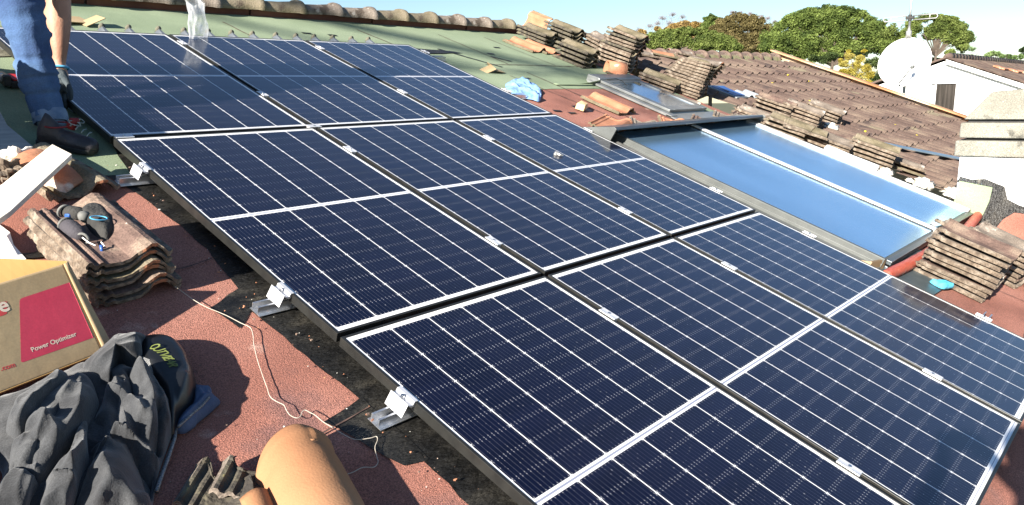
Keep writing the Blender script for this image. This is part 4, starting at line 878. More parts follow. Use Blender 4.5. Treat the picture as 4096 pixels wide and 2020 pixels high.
b = MB(); b.grid(dome, 54, 110); b.build('hood', clay_new, vtile, smooth=True, solid=.012)
def flg(s_, t):
    L_ = .09 + .5 * t; return ax0 + vax * L_ + vsd * (-VR * (.80 + .08 * t) - .085 * s_) + Vector((0, 0, .03 + .035 * s_ - .03 * (s_ * 2 - 1) ** 2 + .012 * math.sin(t * 8) * s_ + .02))
b = MB(); b.grid(flg, 10, 30); b.build('flange', clay_new, vtile, smooth=True, solid=.013)
b = MB(); sc_ = dome(.60, .13)
for k in range(5):
    a_ = k * 2 * math.pi / 5 + .4; b.tube([sc_ + Vector((0,0,.001)), sc_ + vax * math.cos(a_) * .024 + vsd * math.sin(a_) * .024 - Vector((0,0,.003))], [.0065, .0012], 8)
b.build('star_boss', clay_new, vtile, smooth=True)
# broken dark tiles under it
put_tile('black', 0, Matrix.Translation(AT(690, 2015, -.055)) @ Matrix.Rotation(R(-50), 4, 'Z') @ Matrix.Scale(.85, 4), 'dark broken tile left of the clay hood tile, lower one', broken=.27)
put_tile('black', 2, Matrix.Translation(AT(835, 1965, -.035)) @ Matrix.Rotation(R(-46), 4, 'Z') @ Matrix.Rotation(R(-8), 4, 'X'), 'dark broken tile tucked under the clay hood tile, upper one', broken=.30)
# string
sp_ = [(640,1105),(720,1160),(800,1215),(905,1262),(960,1290),(1000,1310),(1012,1340),(1016,1380),(1030,1440),(1050,1500),(1068,1550),(1080,1585),(1105,1605),(1135,1620),(1145,1640),(1160,1660),(1185,1671),(1202,1665),(1207,1650),(1220,1640),(1240,1650),(1260,1660),(1290,1685),(1330,1710),(1370,1735),(1420,1758),(1480,1752),(1505,1745),(1510,1760),(1500,1790),(1508,1830),(1512,1850),(1495,1868),(1450,1870),(1410,1890),(1375,1900)]
P = [AT(x, y, DECK + .016) for x, y in sp_]; Q = []
for i in range(len(P) - 1):
    p0, p1, p2, p3 = P[max(0,i-1)], P[i], P[i+1], P[min(len(P)-1,i+2)]
    for k in range(6):
        f_ = k / 6; q = .5 * ((2*p1) + (p2 - p0) * f_ + (2*p0 - 5*p1 + 4*p2 - p3) * f_**2 + (3*p1 - p0 - 3*p2 + p3) * f_**3); Q.append(q + Vector((0,0,.001 * noise.noise(q * 30))))
b = MB(); b.tube(Q, .0012, 6); tag(b.build('string', cord_m, mw=ROOF, smooth=True), 'long thin white string winding over the red felt', 'string')
b = MB(); b.tube([AT(x, y, DECK + .015) for x, y in ((328,700),(345,702),(370,700),(400,705),(414,722),(405,732),(370,733),(340,718),(328,703))], .0012, 6); tag(b.build('string', white_cloth, mw=ROOF, smooth=True), 'small loop of thin string on the felt near the top rail end', 'string')

# plastic bag on the upper panel edge
b = MB(); c0 = AT(803,150,.0); 
def bag(a, t):
    an = a * 2 * math.pi; w_ = (.105 - .035 * t + .012 * math.sin(t * 7)); d_ = .035 + .02 * t
    fold = 1 + .22 * noise.noise(Vector((math.cos(an) * 2.2, math.sin(an) * 2.2, t * 4)))
    r3 = ROOF.inverted().to_3x3() @ Vector((RT.x * 0, 0, 1)); e1 = Vector((.80,.55,0)).normalized(); e2 = Vector((-.55,.8,0))
    top = t * (.235 + .018 * math.sin(an * 3))
    return c0 + Vector((-.005,.02,.0)) + e1 * math.cos(an) * w_ * fold + e2 * math.sin(an) * d_ * fold + r3 * top + e1 * (.012 * t + .012 * math.sin(t * 5))
b.grid(bag, 60, 30); tag(b.build('plastic_bag', film, mw=ROOF, smooth=True), 'crumpled clear plastic bag standing on the top edge of the panels', 'plastic bag')

# cardboard and wood scraps
def scrap(px, py, dims, rz, mat, lb, cat='scrap', tilt=0, h=DECK+.012, name='wood_scrap'):
    b = MB(); x, y, z = dims; b.add([(-x/2,-y/2,0),(x/2,-y/2*.8,0),(x/2*.9,y/2,0),(-x/2,y/2*.9,0),(-x/2*.9,-y/2,z),(x/2,-y/2*.7,z*.85),(x/2*.85,y/2*.8,z),(-x/2,y/2*.8,z*.9)], [(0,3,2,1),(4,5,6,7),(0,1,5,4),(1,2,6,5),(2,3,7,6),(3,0,4,7)])
    return tag(b.build(name, mat, mw=ROOF @ Matrix.Translation(AT(px, py, h)) @ Matrix.Rotation(R(rz), 4, 'Z') @ Matrix.Rotation(R(tilt), 4, 'Y'), bevel=.002), lb, cat)
scrap(2325, 435, (.13,.08,.055), 20, wood_blk, 'pale wood block on the red felt left of the single orange tile', 'block')
t_ = thing('cardboard_scrap', 'torn open piece of brown cardboard on the green felt above the blue cloth', 'cardboard')
q = AT(1970, 285, DECK + .012)
for dx, dy, dz, sx, sy, a_ in ((-.07,0,0,.13,.10,-30),(.05,-.02,0,.12,.08,8),(.0,.04,.02,.08,.06,40)):
    b = MB(); b.box((-sx/2,-sy/2,0), (sx/2,sy/2,.004)); o = b.build('flap', cardb, t_); o.matrix_local = Matrix.Translation(q + Vector((dx,dy,dz+.012))) @ Matrix.Rotation(R(a_), 4, 'Y') @ Matrix.Rotation(R(a_ * .5), 4, 'Z')
t_ = thing('cardboard_scrap', 'folded piece of brown cardboard on the green felt beside the worker\'s arm', 'cardboard')
q = AT(318, 92, DECK + .012)
for dx, dy, dz, sx, sy, a_ in ((-.05,.03,.0,.22,.14,4),(.07,-.02,.01,.14,.10,-22)):
    b = MB(); b.box((-sx/2,-sy/2,0), (sx/2,sy/2,.005)); o = b.build('flap', cardb, t_); o.matrix_local = Matrix.Translation(q + Vector((dx,dy,dz+.012))) @ Matrix.Rotation(R(a_), 4, 'Y') @ Matrix.Rotation(R(12), 4, 'Z')
# blue cloth and rag
t_ = tag(pillow('cloth', cloth_blue, None, [(2022,340),(2050,325),(2085,322),(2120,335),(2150,350),(2165,368),(2158,405),(2130,400),(2095,392),(2060,385),(2035,372)], DECK+.01, .010, [([(2040,345),(2090,370),(2150,395)], .03, .03), ([(2050,335),(2100,345),(2155,375)], .02, -.03), ([(2085,330),(2140,352)], .02, .03)], wr=.024, seed=12, mw=ROOF), 'crumpled light blue cloth where green felt meets red felt', 'cloth')
tag(pillow('cloth', rag_blue, None, [(3718,1128),(3745,1128),(3770,1135),(3812,1148),(3800,1154),(3768,1156),(3740,1142)], DECK+.02, .02, [([(3730,1132),(3800,1150)], .01, .012)], wr=.012, seed=13, mw=ROOF, nb=70, nring=14), 'small turquoise rag at the foot of the tall tile stack', 'rag')

b = MB(); rnd = random.Random(11)
for k in range(300):
    if k < 200: u, v = rnd.uniform(-.9, -.02), rnd.uniform(2.2, 4.3)
    elif k < 300: u, v = rnd.uniform(-.15, .0), rnd.uniform(1.8, 5)
    else: u, v = rnd.choice((3.3, 3.6, 5.0)) + rnd.uniform(0, 1.2), rnd.choice((rnd.uniform(.9, 2), rnd.uniform(4.5, 5.8), rnd.uniform(.1, .9)))
    r_ = rnd.choice((.0008, .001, .0014, .0026)) * rnd.uniform(.7, 1.2) * (1.8 if k >= 200 else 1); b.ball(V(u, v, DECK + .013 + r_ * .3), r_, 6, 4, mi=rnd.choice((0, 1, 1, 2)), sc=(1.2, .8, .6), jit=.8)
tag(b.build('crumbs', [mortar, clay, tile_brown], mw=ROOF), 'tiny crumbs of mortar and broken tile scattered over the felt', 'debris', kind='stuff')

# power tool lying on the felt
tl_ = thing('cordless_drill', 'cordless drill with a red and black battery behind the worker\'s leg', 'power tool')
q = AT(55, 340, DECK + .012); M = Matrix.Translation(q) @ Matrix.Rotation(R(8), 4, 'Z')
def tp(nm, mat, fn, **k):
    b = MB(); fn(b); o = b.build(nm, mat, tl_, **k); o.matrix_local = M; return o
tp('battery', rubber, lambda b: b.box((-.03,-.05,.0),(.055,.045,.035)), bevel=.006)
tp('battery_top', tool_red, lambda b: b.box((-.02,-.045,.035),(.05,.04,.046)), bevel=.004)
tp('battery_foot', rubber, lambda b: b.box((-.06,-.045,.008),(-.028,.04,.062)), bevel=.006)
tp('grip', tool_white, lambda b: b.tube([(-.05,0,.04),(-.11,.0,.042),(-.16,.01,.045)], [.024,.02,.022], 14), smooth=True)
tp('motor_housing', tool_white, lambda b: b.tube([(-.18,-.09,.04),(-.18,-.02,.04),(-.18,.06,.04),(-.18,.1,.04)], [.028,.034,.032,.022], 16), smooth=True)
tp('chuck', rubber, lambda b: b.tube([(-.18,.1,.04),(-.18,.15,.04)], [.022,.014], 14), smooth=True)

# ---------------------------------------------------------------- the worker
wk = thing('person', 'bending worker in blue jeans reaching a gloved hand to the panel corner', 'person')
def skinned(name, mat, parent, joints, edges, root, sub=2):
    me = bpy.data.meshes.new(name); me.from_pydata([tuple(j[0]) for j in joints], edges, []); me.materials.append(mat)
    o = link(name, me, parent); s_ = o.modifiers.new('skin', 'SKIN'); s_.use_smooth_shade = True; s_.branch_smoothing = .6
    for i, j in enumerate(joints):
        r_ = j[1]; me.skin_vertices[0].data[i].radius = (r_, r_) if not isinstance(r_, tuple) else r_
    me.skin_vertices[0].data[root].use_root = True
    k = o.modifiers.new('sub', 'SUBSURF'); k.levels = sub; k.render_levels = sub; return o
pel = V(-.36,.80,.90); ank = RP(213,478,3.42); kn = RP(100,70,3.34); wri = RP(237,262,3.66); elb = RP(232,-30,3.66); sho = V(-.02,.98,.86)
ank2 = V(-.92,.42,-.02); kn2 = V(-.74,.74,.38); hipR = pel + Vector((.10,-.06,-.03)); hipL = pel + Vector((-.08,.05,-.03))
spine = V(-.24,.80,.98); chest = V(-.08,.82,1.02); neck = V(.06,.86,.99); head = V(.16,.80,.95); htop = V(.24,.74,.97)
shoL = V(-.08,.78,.98); elbL = V(.02,.62,.70); wriL = V(.10,.85,.50)
J = [(pel,.13),(spine,.125),(chest,.14),(neck,.055),(head,.085),(htop,.085),(sho,.062),(elb,.058),(RP(231,90,3.655),.062),(RP(237,180,3.65),.042),(wri,.027),
     (hipR,.07),(kn,.05),(ank,.036),(hipL,.07),(kn2,.06),(ank2,.045),(shoL,.055),(elbL,.042),(wriL,.028),(RP(252,320,3.64),.034),(V(.14,.93,.44),.03)]
E_ = [(0,1),(1,2),(2,3),(3,4),(4,5),(2,6),(6,7),(7,8),(8,9),(9,10),(0,11),(11,12),(12,13),(0,14),(14,15),(15,16),(2,17),(17,18),(18,19),(10,20),(19,21)]
skinned('body', skin_m, wk, J, E_, 0)
skinned('shirt', shirt_m, wk, [(pel+Vector((0,0,.05)),.17),(spine,.165),(chest,.175),(neck-Vector((.04,0,.0)),.08),(sho,.085),(sho.lerp(elb,.42),.065),(shoL,.085),(shoL.lerp(elbL,.6),.065)], [(0,1),(1,2),(2,3),(2,4),(4,5),(2,6),(6,7)], 0)
b = MB(); b.ball(head.lerp(htop,.7) + Vector((0,.01,.03)), .105, 16, 10, sc=(1.1,.9,.9)); b.build('hair', hair_m, wk, smooth=True)
# jeans: visible leg lofted with creases, the other simpler
def leg(pts, rs, creases, seed):
    n = 90; m_ = 40; C_ = []
    L_ = [0]
    for i in range(len(pts) - 1): L_.append(L_[-1] + (pts[i+1] - pts[i]).length)
    b = MB(); vs_ = []; a = Vector((0,0,1))
    for j in range(n + 1):
        s_ = L_[-1] * j / n; i = max(k for k in range(len(pts) - 1) if L_[k] <= s_ + 1e-9); f_ = (s_ - L_[i]) / (L_[i+1] - L_[i])
        p0, p1, p2, p3 = pts[max(0,i-1)], pts[i], pts[i+1], pts[min(len(pts)-1,i+2)]
        c = .5 * ((2*p1) + (p2 - p0) * f_ + (2*p0 - 5*p1 + 4*p2 - p3) * f_**2 + (3*p1 - p0 - 3*p2 + p3) * f_**3)
        t = (p2 - p1).normalized(); r_ = rs[i] + (rs[i+1] - rs[i]) * (f_ * f_ * (3 - 2 * f_))
        e1 = RT - t * RT.dot(t); e1.normalize(); e2 = t.cross(e1)
        for k in range(m_):
            an = 2 * math.pi * k / m_; q = Vector((math.cos(an), math.sin(an), 0)); w_ = 0
            for s0, amp, wd, sk_, ph in creases:
                d = s_ - s0 - sk_ * math.cos(an - ph); w_ += amp * math.exp(-(d / wd) ** 2) * (.55 + .45 * math.cos(an - ph))
            w_ += .010 * noise.noise(Vector((q.x * 1.6, q.y * 1.6, s_ * 7 + seed))) + .005 * noise.noise(Vector((q.x * 3, q.y * 3, s_ * 26 + seed)))
            vs_.append(c + (e1 * math.cos(an) + e2 * math.sin(an)) * (r_ + w_))
    b.add(vs_, [(j*m_+k, j*m_+(k+1) % m_, (j+1)*m_+(k+1) % m_, (j+1)*m_+k) for j in range(n) for k in range(m_)])
    return b
cr = []
rr_ = random.Random(4)
for i in range(12): cr.append((.42 + i * .028 + rr_.uniform(-.006,.006), rr_.choice((.009,-.008,.010,-.011)), .009, rr_.uniform(-.03,.03), rr_.uniform(-2.8,.2)))
for i in range(8): cr.append((.80 + i * .022, rr_.choice((.008,-.008,.007)), .008, rr_.uniform(-.015,.015), rr_.uniform(-3,3)))
hipV = RP(20,-230,3.35); legpts = [hipR, hipV.lerp(kn,.25), RP(66,-20,3.32), RP(106,110,3.34), RP(128,200,3.36), RP(150,300,3.39), RP(174,390,3.41), RP(196,465,3.42)]
lb_ = leg(legpts, [.13,.112,.100,.085,.075,.077,.070,.064], cr, 1)
jn = lb_.build('jeans', denim, wk, smooth=True)
b = leg([hipL, pel.lerp(kn2,.4), kn2, kn2.lerp(ank2,.5), ank2], [.13,.11,.09,.08,.07], cr, 5); b.ball(pel, .165, 18, 12, sc=(1,1,.9)); b.build('jeans', denim, wk, smooth=True)
b = leg([RP(193,452,3.42), RP(200,472,3.42), RP(204,492,3.42)], [.068,.069,.066], [], 9); b.build('jeans_cuff', denim_d, wk, smooth=True)
b = MB(); b.tube([RP(205,485,3.42), RP(208,508,3.42)], [.058,.055], 20); b.build('sock', denim_d, wk, smooth=True)
# shoe
def shoe(heel, toe, nm='shoe'):
    d = (toe - heel); L_ = d.length; ex = d.normalized(); ez = Vector((0,0,1)); ey = ez.cross(ex)
    prof = [(0,.030,.070),(.04,.038,.085),(.10,.040,.095),(.16,.038,.090),(.22,.037,.075),(.3,.036,.062),(.42,.040,.056),(.55,.044,.052),(.7,.048,.046),(.82,.048,.043),(.92,.040,.038),(.98,.024,.028),(1.0,.006,.015)]
    b = MB(); n = 20; vs_ = []
    for t, w_, h_ in prof:
        h_ = h_ + (.022 if .05 < t < .4 else 0)
        for k in range(n):
            an = 2 * math.pi * k / n; cz = math.sin(an); z = .022 + (h_ * (abs(cz) ** .8) if cz > 0 else -.004 * abs(cz))
            vs_.append(heel + ex * (t * L_) + ey * math.cos(an) * w_ * (1 if cz < .3 else (1.0 - .25 * (cz - .3))) + ez * z)
    m_ = len(prof); b.add(vs_, [(j*n+k, j*n+(k+1) % n, (j+1)*n+(k+1) % n, (j+1)*n+k) for j in range(m_ - 1) for k in range(n)] + [list(range(n))[::-1], [(m_-1)*n+k for k in range(n)]])
    s_ = b.build(nm, shoe_m, wk, smooth=True)
    b = MB(); pl = [heel + ex * (t * L_ * 1.01 - .004) + ey * w_ * 1.1 for t, w_, h_ in prof] + [heel + ex * (t * L_ * 1.01 - .004) - ey * w_ * 1.1 for t, w_, h_ in reversed(prof)]
    b.prism(pl, (0,0,.022)); b.build('sole', sole_m, s_, bevel=.004)
    b = MB(); n = 22; c_ = heel + ex * .072 + ez * .095
    b.tube([c_ + ex * math.cos(2*math.pi*k/n) * .054 + ey * math.sin(2*math.pi*k/n) * .041 + ez * (.010 * math.cos(2*math.pi*k/n)) for k in range(n + 1)], .0035, 8); b.build('collar', shoe_red, s_, smooth=True)
    b = MB()
    for i in range(4):
        q_ = heel + ex * (.135 + i * .022) + ez * (.112 - i * .011); b.tube([q_ - ey * .026, q_ + ez * .006, q_ + ey * .026], .0028, 6)
    q_ = heel + ex * .13 + ez * .118
    for s2 in (-1, 1): b.tube([q_ + ex * (.02 + .022 * math.cos(t)) + ey * s2 * (.02 + .02 * math.sin(t)) + ez * (.012 * math.sin(t * .5)) for t in [k * .6 for k in range(11)]], .0022, 6)
    b.build('laces', lace_m, s_, smooth=True)
    b = MB(); b.tube([heel + ex * .125 + ez * .09, heel + ex * .135 + ez * .125 + ey * .008, heel + ex * .155 + ez * .13 + ey * .01], [.02,.018,.012], 10); b.build('tongue', shoe_red, s_, smooth=True)
    return s_
shoe(AT(160,568,DECK+.012), AT(392,612,DECK+.012)); shoe(V(-1.0,.36,DECK+.012), V(-.80,.54,DECK+.012))
# gloved hand: palm and five bent fingers, closing on the panel corner
hd = [(RP(234,272,3.65),(.034,.040)), (RP(243,310,3.64),(.044,.052)), (RP(252,345,3.63),(.042,.056)), (RP(256,372,3.62),(.034,.052))]
JG = list(hd); EG = [(0,1),(1,2),(2,3)]
for i, (x0, x1, x2, y1, y2, y3, dp) in enumerate(((226,222,232,392,412,426,3.60),(240,240,246,402,424,436,3.615),(255,258,262,402,424,434,3.63),(268,273,274,392,410,421,3.645))):
    b0 = len(JG); JG += [(RP(x0,375,dp),.0125),(RP(x1,y1,dp-.012),.0115),(RP(x2,y2,dp-.01),.0105),(RP(x2+3,y3,dp+.012),.009)]
    EG += [(2,b0),(b0,b0+1),(b0+1,b0+2),(b0+2,b0+3)]
b0 = len(JG); JG += [(RP(268,330,3.60),.014),(RP(281,358,3.585),.0125),(RP(284,385,3.585),.011),(RP(281,402,3.59),.009)]; EG += [(1,b0),(b0,b0+1),(b0+1,b0+2),(b0+2,b0+3)]
skinned('glove', glove_m, wk, JG, EG, 0)
b = MB(); n = 24; ctr = RP(237,270,3.65); axv = (RP(240,300,3.65) - RP(236,250,3.65)).normalized(); s1 = RT; s2 = axv.cross(s1)
b.tube([ctr + s1 * math.cos(2*math.pi*k/n) * .041 + s2 * math.sin(2*math.pi*k/n) * .036 for k in range(n + 1)], .0055, 8); b.build('glove_cuff', sky_cuff, wk, smooth=True)

# ---------------------------------------------------------------- the photographer behind the camera (only the shadow shows)
ph = thing('person', 'photographer standing behind the camera, holding up a phone', 'person', mw=Matrix.Identity(4))
cw = cam.matrix_world.translation.copy(); fwd = (cam.matrix_world.to_3x3() @ Vector((0,0,-1))); fh_ = Vector((fwd.x, fwd.y, 0)).normalized(); rt_ = fh_.cross(Vector((0,0,1)))
def W_(r_, f_, z): return cw + rt_ * r_ + fh_ * f_ + Vector((0,0,z))
zf = -1.56
J = [(W_(0,-.55,-.62),.14),(W_(0,-.54,-.38),.13),(W_(0,-.52,-.16),.15),(W_(0,-.50,-.01),.055),(W_(0,-.46,.10),.08),(W_(0,-.45,.19),.085),
     (W_(.19,-.50,-.10),.06),(W_(.30,-.28,-.26),.045),(W_(.10,-.10,-.06),.030),(W_(.07,-.06,.01),.035),
     (W_(-.19,-.50,-.10),.06),(W_(-.30,-.28,-.26),.045),(W_(-.10,-.10,-.06),.030),(W_(-.07,-.06,.01),.035),
     (W_(.10,-.55,-.70),.09),(W_(.13,-.52,-1.12),.06),(W_(.14,-.58,zf+.06),.045),(W_(.14,-.46,zf+.03),.04),
     (W_(-.10,-.55,-.70),.09),(W_(-.14,-.56,-1.12),.06),(W_(-.16,-.62,zf+.0),.045),(W_(-.16,-.5,zf-.02),.04)]
E_ = [(0,1),(1,2),(2,3),(3,4),(4,5),(2,6),(6,7),(7,8),(8,9),(2,10),(10,11),(11,12),(12,13),(0,14),(14,15),(15,16),(16,17),(0,18),(18,19),(19,20),(20,21)]
for s_ in (1, -1):
    hb = 9 if s_ == 1 else 13
    for k in range(4):
        b0 = len(J); J += [(W_(s_ * (.072 - .004*k), -.035, .035 - .02*k), .010), (W_(s_ * .05, -.012, .035 - .02*k), .009)]; E_ += [(hb, b0), (b0, b0+1)]
    b0 = len(J); J += [(W_(s_ * .065, -.06, -.035), .012), (W_(s_ * .04, -.05, -.04), .010)]; E_ += [(hb, b0), (b0, b0+1)]
skinned('body', skin_m, ph, J, E_, 0)
skinned('clothes', shirt_m, ph, [(J[i][0], r_) for i, r_ in ((0,.17),(1,.165),(2,.18),(6,.085),(7,.06),(10,.085),(11,.06),(14,.115),(15,.085),(16,.07),(18,.115),(19,.085),(20,.07))], [(0,1),(1,2),(2,3),(3,4),(2,5),(5,6),(0,7),(7,8),(8,9),(0,10),(10,11),(11,12)], 0)
b = MB(); Mph = Matrix.Translation(cw) @ cam.matrix_world.to_3x3().to_4x4(); b.box((-.078,-.038,.012), (.078,.038,.020), M=Mph); b.build('phone', rubber, ph, bevel=.003)
b = MB(); b.ball(W_(0,-.47,.19), .10, 16, 10, sc=(1,1,.9)); b.build('hair', hair_m, ph, smooth=True)

# ---------------------------------------------------------------- dish, antenna, neighbour house
def atX(px, py, X):
    d = ROOF.to_3x3() @ (RT * ((px - CX) / FPX) + DN * ((py - CY) / FPX) + FW); return cw + d * ((X - cw.x) / d.x)
XD = 14.3
dc = atX(3617, 248, XD); dsh = thing('satellite_dish', 'round white satellite dish on a pole behind the roof verge', 'satellite dish', mw=Matrix.Identity(4))
n0 = (cw - dc); n0.z = 0; n0.normalize(); az = Matrix.Rotation(R(-14), 3, 'Z'); dn_ = (az @ n0 + Vector((0,0,.38))).normalized(); e1 = dn_.cross(Vector((0,0,1))).normalized(); e2 = e1.cross(dn_)
if e2.z < 0: e2 = -e2
rw, rh = .455, .475
b = MB(); N_ = 48
vs_ = [dc - dn_ * .07]; 
for j in range(1, 9):
    t = j / 8
    for k in range(N_): a_ = 2*math.pi*k/N_; vs_.append(dc + e1 * math.cos(a_) * rw * t + e2 * math.sin(a_) * rh * t - dn_ * .07 * (1 - t * t))
b.add(vs_, [(0, 1 + k, 1 + (k+1) % N_) for k in range(N_)] + [(1+(j-1)*N_+k, 1+j*N_+k, 1+j*N_+(k+1) % N_, 1+(j-1)*N_+(k+1) % N_) for j in range(1, 8) for k in range(N_)])
b.build('reflector', dish_m, dsh, smooth=True, solid=.008)
lnb = atX(3645, 272, XD - .45)
b = MB(); b.tube([dc - e2 * .47, dc - e2 * .46 + dn_ * .1, lnb], .013, 8); b.build('feed_arm', coll_frame, dsh, smooth=True)
b = MB(); b.tube([lnb - dn_ * .02 + e2 * .02, lnb - dn_ * .10 + e2 * .06], [.03,.035], 12); b.build('receiver', coll_frame, dsh, smooth=True)
pb = dc - dn_ * .16
b = MB(); b.tube([pb + Vector((0,0,-6.8)), pb + Vector((0,0,.2)), pb + Vector((0,0,.66))], [.03,.028,.028], 12); b.tube([pb + Vector((0,0,.5)), pb + Vector((0,0,.62))], .05, 12); b.build('pole', grey_metal, dsh, smooth=True)
b = MB(); b.box((-.05,-.1,-.1), (.05,.1,.1), M=Matrix.Translation(pb.lerp(dc - dn_ * .06, .5))); b.build('mount', grey_metal, dsh)
an = thing('tv_antenna', 'thin television antenna with looped rods on the mast above the dish', 'antenna', mw=Matrix.Identity(4))
m0 = pb + Vector((0,0,.6)); b = MB(); b.tube([m0, m0 + Vector((.0,.0,.45)), m0 + Vector((0,0,1.7))], [.024,.016,.012], 10); b.build('mast', alu, an, smooth=True)
hz_ = atX(3633, 70, XD).z; c0 = Vector((m0.x, m0.y, hz_)); d1 = (atX(3735, 64, XD) - atX(3545, 75, XD)); d1.z = 0; d1 = Vector((.15,-1,0)).normalized() if d1.length == 0 else d1.normalized()
b = MB()
for s_ in (-1, 1):
    b.tube([c0 + d1 * s_ * .05 + Vector((0,0,.04)), c0 + d1 * s_ * .44 + Vector((0,0,.04)), c0 + d1 * s_ * .46 + Vector((0,0,.0)), c0 + d1 * s_ * .44 - Vector((0,0,.035)), c0 + d1 * s_ * .05 - Vector((0,0,.035))], .011, 6)
    b.tube([c0 + d1 * s_ * .33 + Vector((0,0,.04)), c0 + d1 * s_ * .33 - Vector((0,0,.035))], .009, 6)
b.build('dipole', grey_metal, an, smooth=True)
b = MB(); b.box((-.04,-.09,-.02), (.04,.05,.03), M=Matrix.Translation(c0 - d1 * .02)); b.tube([c0 + Vector((0,0,-.05)), c0 + Vector((0,0,.06))], .035, 10); b.build('junction_box', rubber, an, bevel=.01)

XH = 24.0
nb_ = thing('neighbour_house', 'white gabled neighbour house with a dark door and brown tiled roof', 'house', mw=Matrix.Identity(4))
ap = atX(3790, 241, XH); le = atX(3440, 368, XH); re_ = atX(4200, 372, XH)
b = MB(); b.prism([(XH, ap.y, ap.z), (XH, le.y, le.z), (XH, le.y, -7), (XH, re_.y, -7), (XH, re_.y, re_.z)], (14,0,0)); b.build('wall', stucco, nb_)
b = MB(); L0 = 14.3
sl = (re_.z - ap.z) / (ap.y - re_.y)
def slope_(s_, t):
    y = ap.y + (re_.y - 1.2 - ap.y) * t; z = ap.z + .05 + (re_.z + (-1.2) * -(-abs(sl)) - ap.z) * t
    return Vector((XH - .15 + L0 * s_, y, ap.z + .06 - abs(sl) * (ap.y - y) + .025 * math.sin(s_ * L0 / .24 * 2 * math.pi) + .02 * ((t * 14) % 1)))
b.grid(slope_, 420, 42); 
b.build('roof', tile_field, nb_, smooth=False, solid=.03)
b = MB(); b.prism([(XH - .15, ap.y, ap.z + .06), (XH - .15, le.y + .4, le.z - .02), (XH + L0, le.y + .4, le.z - .02), (XH + L0, ap.y, ap.z + .06)], (0,0,.05)); b.build('roof', tile_field, nb_)
b = MB()
for i in range(34): b.tube([(XH - .1 + i * .42, ap.y, ap.z + .08), (XH + .33 + i * .42, ap.y, ap.z + .10)], [.10,.13], 10)
b.build('ridge', tile_field, nb_, smooth=True)
b = MB(); b.prism([(XH - .17, ap.y, ap.z + .02), (XH - .17, re_.y, re_.z + .02), (XH - .17, re_.y, re_.z - .10), (XH - .17, ap.y, ap.z - .10)], (.16,0,0)); b.build('verge_board', stucco, nb_)
d0, d1_ = atX(3750, 336, XH), atX(3828, 333, XH)
b = MB(); b.box((XH - .06, d1_.y, d0.z - 2.0), (XH - .03, d0.y, d0.z)); dr = b.build('door', dark_glass, nb_)
b = MB(); b.box((XH - .09, d0.y, d0.z - 2.0), (XH - .01, d0.y + .05, d0.z + .05)); b.box((XH - .09, d1_.y - .05, d0.z - 2.0), (XH - .01, d1_.y, d0.z + .05)); b.box((XH - .12, d1_.y - .08, d0.z + .002), (XH - .01, d0.y + .14, d0.z + .06)); b.build('door_frame', tool_white, dr)
for i, (px, py) in enumerate(((4020, 265), (4055, 262), (4075, 278))):
    p = atX(px, py, XH + 3); 
    b = MB(); b.box((-.35,-.12,0), (.35,.22,.05)); o = b.build('new_tile', clay, nb_, bevel=.01); yy = p.y; o.matrix_world = Matrix.Translation((XH + 2.6 + i * .9, yy, ap.z + .11 - abs(sl) * (ap.y - yy))) @ Matrix.Rotation(-math.atan(abs(sl)) * -1, 4, 'X')

# ---------------------------------------------------------------- trees
def leaves(b, c, r, n, size, rnd, flat=.8, mi=0):
    for _ in range(n):
        d = Vector((rnd.gauss(0,1), rnd.gauss(0,1), rnd.gauss(0,1))).normalized() * r * rnd.uniform(.55, 1.05); d.z *= flat
        p = c + d; s_ = size * rnd.uniform(.6, 1.3)
        a = Vector((rnd.gauss(0,1), rnd.gauss(0,1), rnd.gauss(0,.6))).normalized(); e = a.cross(Vector((rnd.gauss(0,1), rnd.gauss(0,1), rnd.gauss(0,1)))).normalized()
        b.add([p - a*s_*.5, p + e*s_*.35, p + a*s_*.6, p - e*s_*.35], [(0,1,2,3)], mi)
def pw(px, py, D):
    d = ROOF.to_3x3() @ (RT * ((px - CX) / FPX) + DN * ((py - CY) / FPX) + FW); return cw + d * D
def tree(name, label, D, clumps, leaf, trunk_px, lsize=.2, per=60, flat=.75, seed=1, cat='tree', group=None, limbs=True, tr=.22, sub=7, depth=1.0, hollow=0, dens=1.0):
    """clumps: (px, py, r_px) in the photo; each becomes a cluster of leaf tufts with depth of its own"""
    rnd = random.Random(seed); t = thing(name, label, cat, mw=Matrix.Identity(4), group=group); b = MB(); cs = []
    for px, py, r in clumps:
        R_ = r * D / FPX; c = pw(px, py, D) ; c += (c - cw).normalized() * rnd.uniform(-.5, .5) * R_ * depth
        cs.append((c, R_)); leaves(b, c, R_ * .85, per * 7, lsize * .7, rnd, flat)
        for k in range(int(sub * 1.7)):
            dd = Vector((rnd.gauss(0,1), rnd.gauss(0,1), rnd.gauss(0,1))).normalized(); dd.z *= flat
            cc = c + dd * R_ * rnd.uniform(.35, .95); leaves(b, cc, R_ * rnd.uniform(.32, .52), int(per * 2.0), lsize * .5, rnd, .75)
    b.build('crown', leaf, t)
    tb = pw(trunk_px[0], trunk_px[1], D); gb = Vector((tb.x, tb.y, -7)); b = MB()
    b.tube([gb, gb.lerp(tb, .5) + Vector((.1,.1,0)), tb], [tr, tr * .8, tr * .6], 10)
    if limbs:
        for c, R_ in cs: b.tube([tb - Vector((0,0,.4)), tb.lerp(c, .5) + Vector((0,0,.2)), c], [tr * .4, tr * .22, tr * .08], 6)
    b.build('trunk', bark, t, smooth=True); return t
pine = leafmat('pine needles', (.05,.078,.02), (.115,.16,.038), (.20,.26,.07), 1.4)
pine2 = leafmat('pine needles yellowish', (.06,.088,.022), (.13,.17,.042), (.215,.265,.078), 1.4)
oak = leafmat('autumn oak leaves', (.085,.07,.03), (.15,.125,.05), (.21,.17,.075), 1.2)
